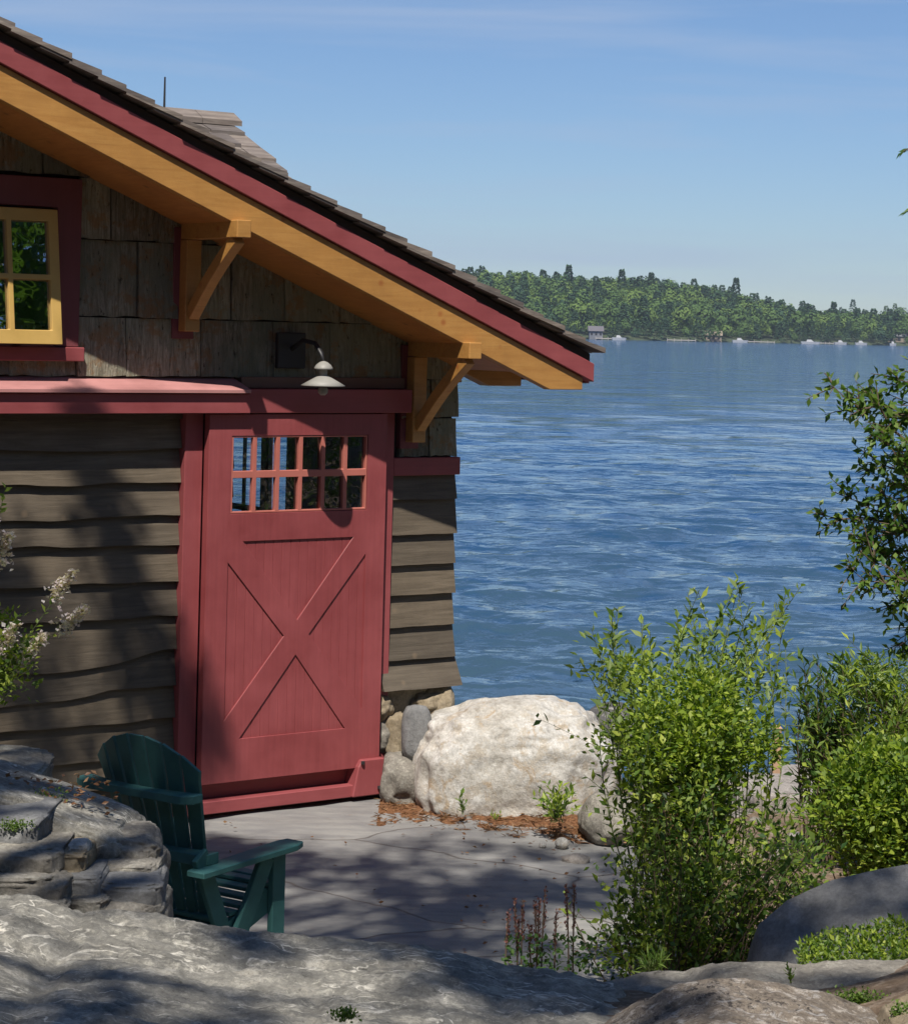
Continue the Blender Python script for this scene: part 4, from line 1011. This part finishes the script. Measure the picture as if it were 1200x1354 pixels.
def flower_shrub():
    Y = 8.7; tips = [(12, 712), (92, 762), (108, 808), (55, 845), (8, 640), (-10, 690), (-40, 650), (-60, 720), (20, 830), (-30, 780)]
    sh = []; fl = []
    base = P(-90, 1010, Y)
    for x, y in tips:
        t = P(x, y, Y+rv(-.08, .08)); sh.append((base+Vector((rv(-.05, .05), rv(-.1, .1), 0)), t))
        if (x, y) != (8, 640): fl.append((t, (t-base).normalized()))
    for _ in range(34): sh.append((base+Vector((rv(-.1, .1), rv(-.1, .1), 0)), P(rv(-120, 42), rv(800, 915), Y+rv(-.15, .15))))
    for _ in range(5): sh.append((base, P(rv(20, 50), rv(830, 890), Y+rv(-.15, .15))))
    ex = []
    for _ in range(34):
        c = P(rv(-120, 36), rv(815, 918), Y+rv(-.12, .12))
        for _ in range(30):
            d = Vector((random.gauss(0, 1), random.gauss(0, 1), random.gauss(0, .8)))*.032; ex.append((c+d, d.normalized()+Vector((rv(-.5, .5), rv(-.6, .2), rv(0, .9))), rv(.018, .036)))
    r_ = shrub('flowering_shrub', sh, .018, .030, ['leaf_bright', 'leaf_mid'], 'twig_green', 'green shrub with pale pink flower spikes at the left edge in front of the clapboards', 'flowering shrub', .6, .003, 1.0, .5, side=3, side_len=.06, extra=ex)
    L0 = Vector(r_.location)
    for t, d in fl:
        B, D, Sz = [], [], []
        for k in range(230):
            s_ = random.random(); rad = .042*(1-s_*.72)*(1 if int(s_*6) % 2 else .75); p_ = t-d*.11+d*.13*s_-L0+Vector((random.gauss(0, rad*.6), random.gauss(0, rad*.6), random.gauss(0, rad*.6)))
            B.append(p_); D.append((rv(-1, 1), rv(-1, 1), rv(-.5, 1))); Sz.append(rv(.014, .025))
        leaf_mesh('flower_spike', B, D, Sz, 'petal', r_, .8)
flower_shrub()
def spikes():
    Y = 7.5; root_p = P(725, 1285, Y); gzv = root_p.z-.12
    r_ = empty('spike_plant', (root_p.x, Y, gzv), label='thin plants with reddish seed spikes behind the foreground ledge, left of the dark bush', cat='plant'); L0 = Vector(r_.location)
    st = MB(); B, D, Sz = [], [], []; b2, d2, s2 = [], [], []
    for x, y in ((672, 1203), (680, 1188), (691, 1190), (707, 1193), (713, 1190), (721, 1172), (748, 1170), (759, 1172), (686, 1215), (700, 1225), (735, 1205)):
        t = P(x, y, Y+rv(-.05, .05)); b = P(x+rv(-6, 8), 1290, Y+rv(-.05, .1)); b.z = gzv
        pts = [p_-L0 for p_ in shoot(b, t, .02, 6)]; st.tube(pts, [.0028]*6+[.001], 4)
        B, D, Sz = [], [], []
        for k in range(70):
            s_ = rv(.62, 1); q = pts[0].lerp(pts[-1], s_); B.append(q+Vector((rv(-.005, .005), rv(-.005, .005), 0))); D.append((rv(-1, 1), rv(-1, 1), 1.2)); Sz.append(rv(.008, .014))
        leaf_mesh('seed_spike', B, D, Sz, 'red_spike', r_, .6)
    for _ in range(320):
        q = P(rv(668, 790), rv(1238, 1290), Y+rv(-.12, .12))-L0; b2.append(q); d2.append((rv(-1, 1), rv(-1, 1), rv(0, .8))); s2.append(rv(.015, .032))
    st.build('stem', 'twig', r_); leaf_mesh('foliage', b2, d2, s2, 'leaf_dark', r_, .6)
spikes()
def tuft(px, py, Y, w, h, n, m, label, name='small_plant', cat='plant', z=None, ls=.03, wid=.35, **k):
    b = P(px, py, Y)
    if z is not None: b.z = z
    sh = [(b+Vector((rv(-w*.3, w*.3), rv(-w*.3, w*.3), 0)), b+Vector((rv(-w, w), rv(-w, w), h*rv(.45, 1.05)))) for _ in range(n)]
    return shrub(name, sh, ls*.4, ls, m, 'twig_green', label, cat, wid, .0015, .8, .15, **k)
tuft(735, 1086, 11.55, .12, .19, 26, ['leaf_mid', 'leaf_bright'], 'leafy green plant at the foot of the pale boulder on the mulch', ls=.05)
tuft(611, 1077, 11.85, .025, .13, 6, 'leaf_mid', 'tiny upright sprig against the left front of the pale boulder', ls=.035)
tuft(655, 1084, 11.75, .03, .05, 5, 'leaf_bright', 'very small sprout on the mulch between the sprig and the leafy plant', ls=.025)
tuft(862, 1288, 6.7, .045, .06, 40, 'leaf_mid', 'small grass tuft on the flat rock under the dark bush', name='grass_tuft', cat='grass', ls=.04, wid=.12)
tuft(1045, 1300, 6.2, .012, .06, 6, 'leaf_mid', 'single little sprig on the flat rock above the speckled rock', ls=.02)
def lowgreen():
    B, D, Sz = [], [], []
    for _ in range(5200):
        x = rv(1055, 1330); y = rv(1208, 1280); 
        if y < 1258-30*sst(1062, 1120, x)-9*math.sin(x*.06)-random.random()*10: continue
        B.append(P(x, y, 6.80+(1280-y)*.003+rv(-.03, .03))); D.append((rv(-1, 1), rv(-1, 1), rv(.1, 1.3))); Sz.append(rv(.012, .03))
    tag(leaf_mesh('ground_cover', B, D, Sz, ['leaf_bright', 'leaf_mid'], mi=rng.integers(0, 2, len(B)), wid=.45), 'low bright green ground cover in front of the smooth boulder', 'ground cover', kind='stuff')
    B, D, Sz = [], [], []
    for cx, cy, Y, rx, ry, n in ((1130, 1322, 6.0, 34, 12, 700), (455, 1343, 5.35, 16, 8, 260), (18, 1092, 7.55, 26, 7, 300), (1190, 1340, 5.6, 14, 12, 200), (60, 1052, 7.9, 30, 10, 160)):
        for _ in range(n):
            p_ = P(cx+random.gauss(0, rx*.5), cy+random.gauss(0, ry*.5), Y); p_.z += .0; B.append(p_+Vector((0, rv(-.02, .02), 0))); D.append((rv(-1, 1), rv(-1, 1), rv(.2, 1))); Sz.append(rv(.006, .014))
    tag(leaf_mesh('moss', B, D, Sz, 'leaf_mid', wid=.6), 'small patches of green moss growing on the foreground rocks', 'moss', kind='stuff')
lowgreen()
def litter():
    B, D = [], []
    for _ in range(190):
        x, y = rv(-1.4, 1.0), rv(8.8, 12.2)
        if random.random() < .6: x = rv(.1, 1.0)
        B.append((x, y, .012)); D.append((rv(-1, 1), rv(-1, 1), .1))
    for _ in range(120): p_ = P(rv(0, 150), rv(1030, 1085), 7.9); B.append(p_+Vector((0, 0, .02))); D.append((rv(-1, 1), rv(-1, 1), .2))
    tag(leaf_mesh('fallen_leaves', B, D, .028, 'rust_leaf', wid=.5), 'scattered brown leaf litter on the patio stone and bank', 'leaf litter', kind='stuff')
litter()

# trees overhead: their shade falls on wall, patio and ledge
SUN = Vector((-.106, -1.295, 2.02)).normalized()
def shade_tree(name, trunk, targets, label, hgt=(9.5, 12.5)):
    root = empty(name, trunk, label=label, cat='tree'); L0 = Vector(trunk); B, D, Sz = [], [], []; br = MB(); top = Vector((0, 0, 5.6))
    br.tube([(0, 0, 0), (.1, .1, 2), (0, .2, 4), (0, .3, 8)], [.24, .2, .17, .10], 12)
    for (tx, ty, tz), rad, nl in targets:
        h = rv(*hgt); c = Vector((tx, ty, tz))+SUN*((h-tz)/SUN.z)-L0
        if random.random() < .5: q = shoot(Vector((0, .25, rv(5.2, 7.5))), c, .12, 7); br.tube(q, [.07, .055, .045, .035, .028, .02, .014, .006], 6)
        for _ in range(nl):
            d = Vector((random.gauss(0, 1), random.gauss(0, 1), random.gauss(0, .5)))*rad*.55
            B.append(c+d); D.append((rv(-1, 1), rv(-1, 1), rv(-.7, .3))); Sz.append(rv(.07, .13))
    br.build('trunk', 'trunk', root); leaf_mesh('crown', B, D, Sz, ['leaf_tree', 'leaf_dark'], root, .7, rng.integers(0, 2, len(B)))
def T():
    a, b = [], []
    for _ in range(62): a.append(((rv(-1.5, .5), rv(8.7, 11.45), 0), rv(.16, .36), 60))       # patio
    for _ in range(12): a.append(((rv(.2, .9), rv(10.1, 11.3), 0), rv(.16, .3), 55))
    for _ in range(13):                                                                     # wall at left, low
        u = rv(-3.4, -1.78); z = rv(.0, 1.05); p_ = house.matrix_basis @ V(u, .04, z); a.append(((p_.x, p_.y, z), rv(.12, .26), 44))
    for u, z in ((-2.25, 1.7), (-2.2, 1.5), (-2.12, 1.32), (-2.05, 1.15), (-2.3, 1.85), (-2.75, 1.4), (-2.9, 1.5), (-1.72, .55), (-1.65, .35), (-1.55, .25), (-1.75, .75)):
        p_ = house.matrix_basis @ V(u, .04, z); a.append(((p_.x, p_.y, z), .13, 34))
    for _ in range(22): a.append(((rv(-1.5, .7), rv(5.0, 6.9), .95), rv(.12, .28), 50))           # ledge
    for _ in range(6): a.append(((rv(-1.9, -1.1), rv(7.5, 8.4), .8), rv(.12, .26), 36))           # bank
    for _ in range(1): a.append(((rv(-1.35, -.75), rv(8.7, 9.5), .5), rv(.12, .22), 34))           # chair
    for _ in range(9): b.append(((rv(.05, .6), rv(5.9, 6.5), .9), rv(.15, .25), 60))
    for _ in range(10): b.append(((rv(.4, 1.2), rv(7.2, 8.2), .6), rv(.15, .25), 36))
    for _ in range(7): b.append(((rv(.9, 2.0), rv(6.7, 7.5), .9), rv(.15, .3), 42))
    return a, b
def woodland():
    B, D = [], []
    for (x0, x1, y0, y1, n) in ((-17, 17, -15, -8, 26), (-17, -9, -8, 5, 9), (9, 17, -8, 3, 12)):
        for _ in range(n):
            cx, cy = rv(x0, x1), rv(y0, y1); h = rv(8, 11); k = 900
            v = rng.normal(size=(k, 3)); v /= np.linalg.norm(v, axis=1, keepdims=True); v *= rng.uniform(.75, 1.05, (k, 1))
            B.append(v*np.array([2.6, 2.6, h*.5])+np.array([cx, cy, h*.52])); D.append(v+rng.normal(0, .6, (k, 3)))
    tag(leaf_mesh('woodland', np.concatenate(B), np.concatenate(D), .55, ['leaf_dark'], wid=.8), 'dark woodland standing behind and beside the viewpoint', 'woodland', kind='stuff')
woodland()
bpy.context.view_layer.update()
ta, tb = T()
shade_tree('shade_tree', (-3.4, 2.2, .8), ta, 'broad leafy tree left of the viewpoint whose shade falls on the patio')
shade_tree('shade_tree', (3.3, 1.8, .9), tb, 'smaller leafy tree right of the viewpoint shading the smooth boulder')

# ------------------------------------------------------------------ light, sky, camera
def world():
    w = bpy.data.worlds.new('World'); S.world = w; w.use_nodes = True; nt = w.node_tree; nt.nodes.clear()
    o = N(nt, 'ShaderNodeOutputWorld'); bg = N(nt, 'ShaderNodeBackground'); sk = N(nt, 'ShaderNodeTexSky')
    sk.sky_type = 'NISHITA'; sk.sun_disc = False; sk.sun_elevation = math.asin(SUN.z); sk.sun_rotation = math.atan2(SUN.x, SUN.y)
    sk.altitude = 200; sk.air_density = 1.0; sk.dust_density = .15; sk.ozone_density = 3.5
    bg.inputs[1].default_value = .070
    tc = N(nt, 'ShaderNodeTexCoord'); mp = N(nt, 'ShaderNodeMapping'); mp.inputs['Scale'].default_value = (2.2, 2.2, 26)
    nt.links.new(tc.outputs['Generated'], mp.inputs['Vector'])
    n = noisen(nt, mp.outputs[0], 1.6, 5, .55, .4)
    f = ramp(nt, n, [(.48, (0, 0, 0)), (.70, (.5, .5, .5))])
    nt.links.new(mix(nt, 1, mix(nt, f, sk.outputs[0], (6.2, 6.6, 7.2)), (.75, .875, 1.09), 'MULTIPLY'), bg.inputs[0]); nt.links.new(bg.outputs[0], o.inputs[0])
world()
def haze():
    m = bpy.data.materials.new('haze'); m.use_nodes = True; nt = m.node_tree; nt.nodes.clear()
    o = N(nt, 'ShaderNodeOutputMaterial'); v = N(nt, 'ShaderNodeVolumePrincipled'); v.inputs['Color'].default_value = (.72, .82, 1, 1)
    v.inputs['Density'].default_value = .00013; v.inputs['Anisotropy'].default_value = .2; nt.links.new(v.outputs[0], o.inputs['Volume']); M['haze'] = m
    tag(MB().box(-1420, 1560, -90, 2010, -10.5, 80).build('haze', 'haze'), kind='stuff')
haze()
sl = bpy.data.lights.new('sun', 'SUN'); sl.energy = 5.0; sl.angle = R(.55); sl.color = (1, .94, .85)
so = bpy.data.objects.new('sun', sl); COL.objects.link(so); so.rotation_euler = SUN.to_track_quat('Z', 'Y').to_euler()
cam = bpy.data.cameras.new('camera'); co_ = bpy.data.objects.new('camera', cam); COL.objects.link(co_)
cam.sensor_fit = 'HORIZONTAL'; cam.sensor_width = 36; cam.lens = FP/1200*36; cam.shift_y = (HY-677)/1200
co_.matrix_world = Matrix.Translation((0, 0, EYE)) @ Matrix.Rotation(R(90), 4, 'X') @ Matrix.Rotation(math.atan(ROLL), 4, 'Z')
cam.clip_end = 6000; cam.clip_start = .1; S.camera = co_
S.render.resolution_x, S.render.resolution_y = 907, 1024
S.view_settings.view_transform = 'Standard'; S.view_settings.look = 'None'; S.view_settings.gamma = 1; S.view_settings.exposure = .35
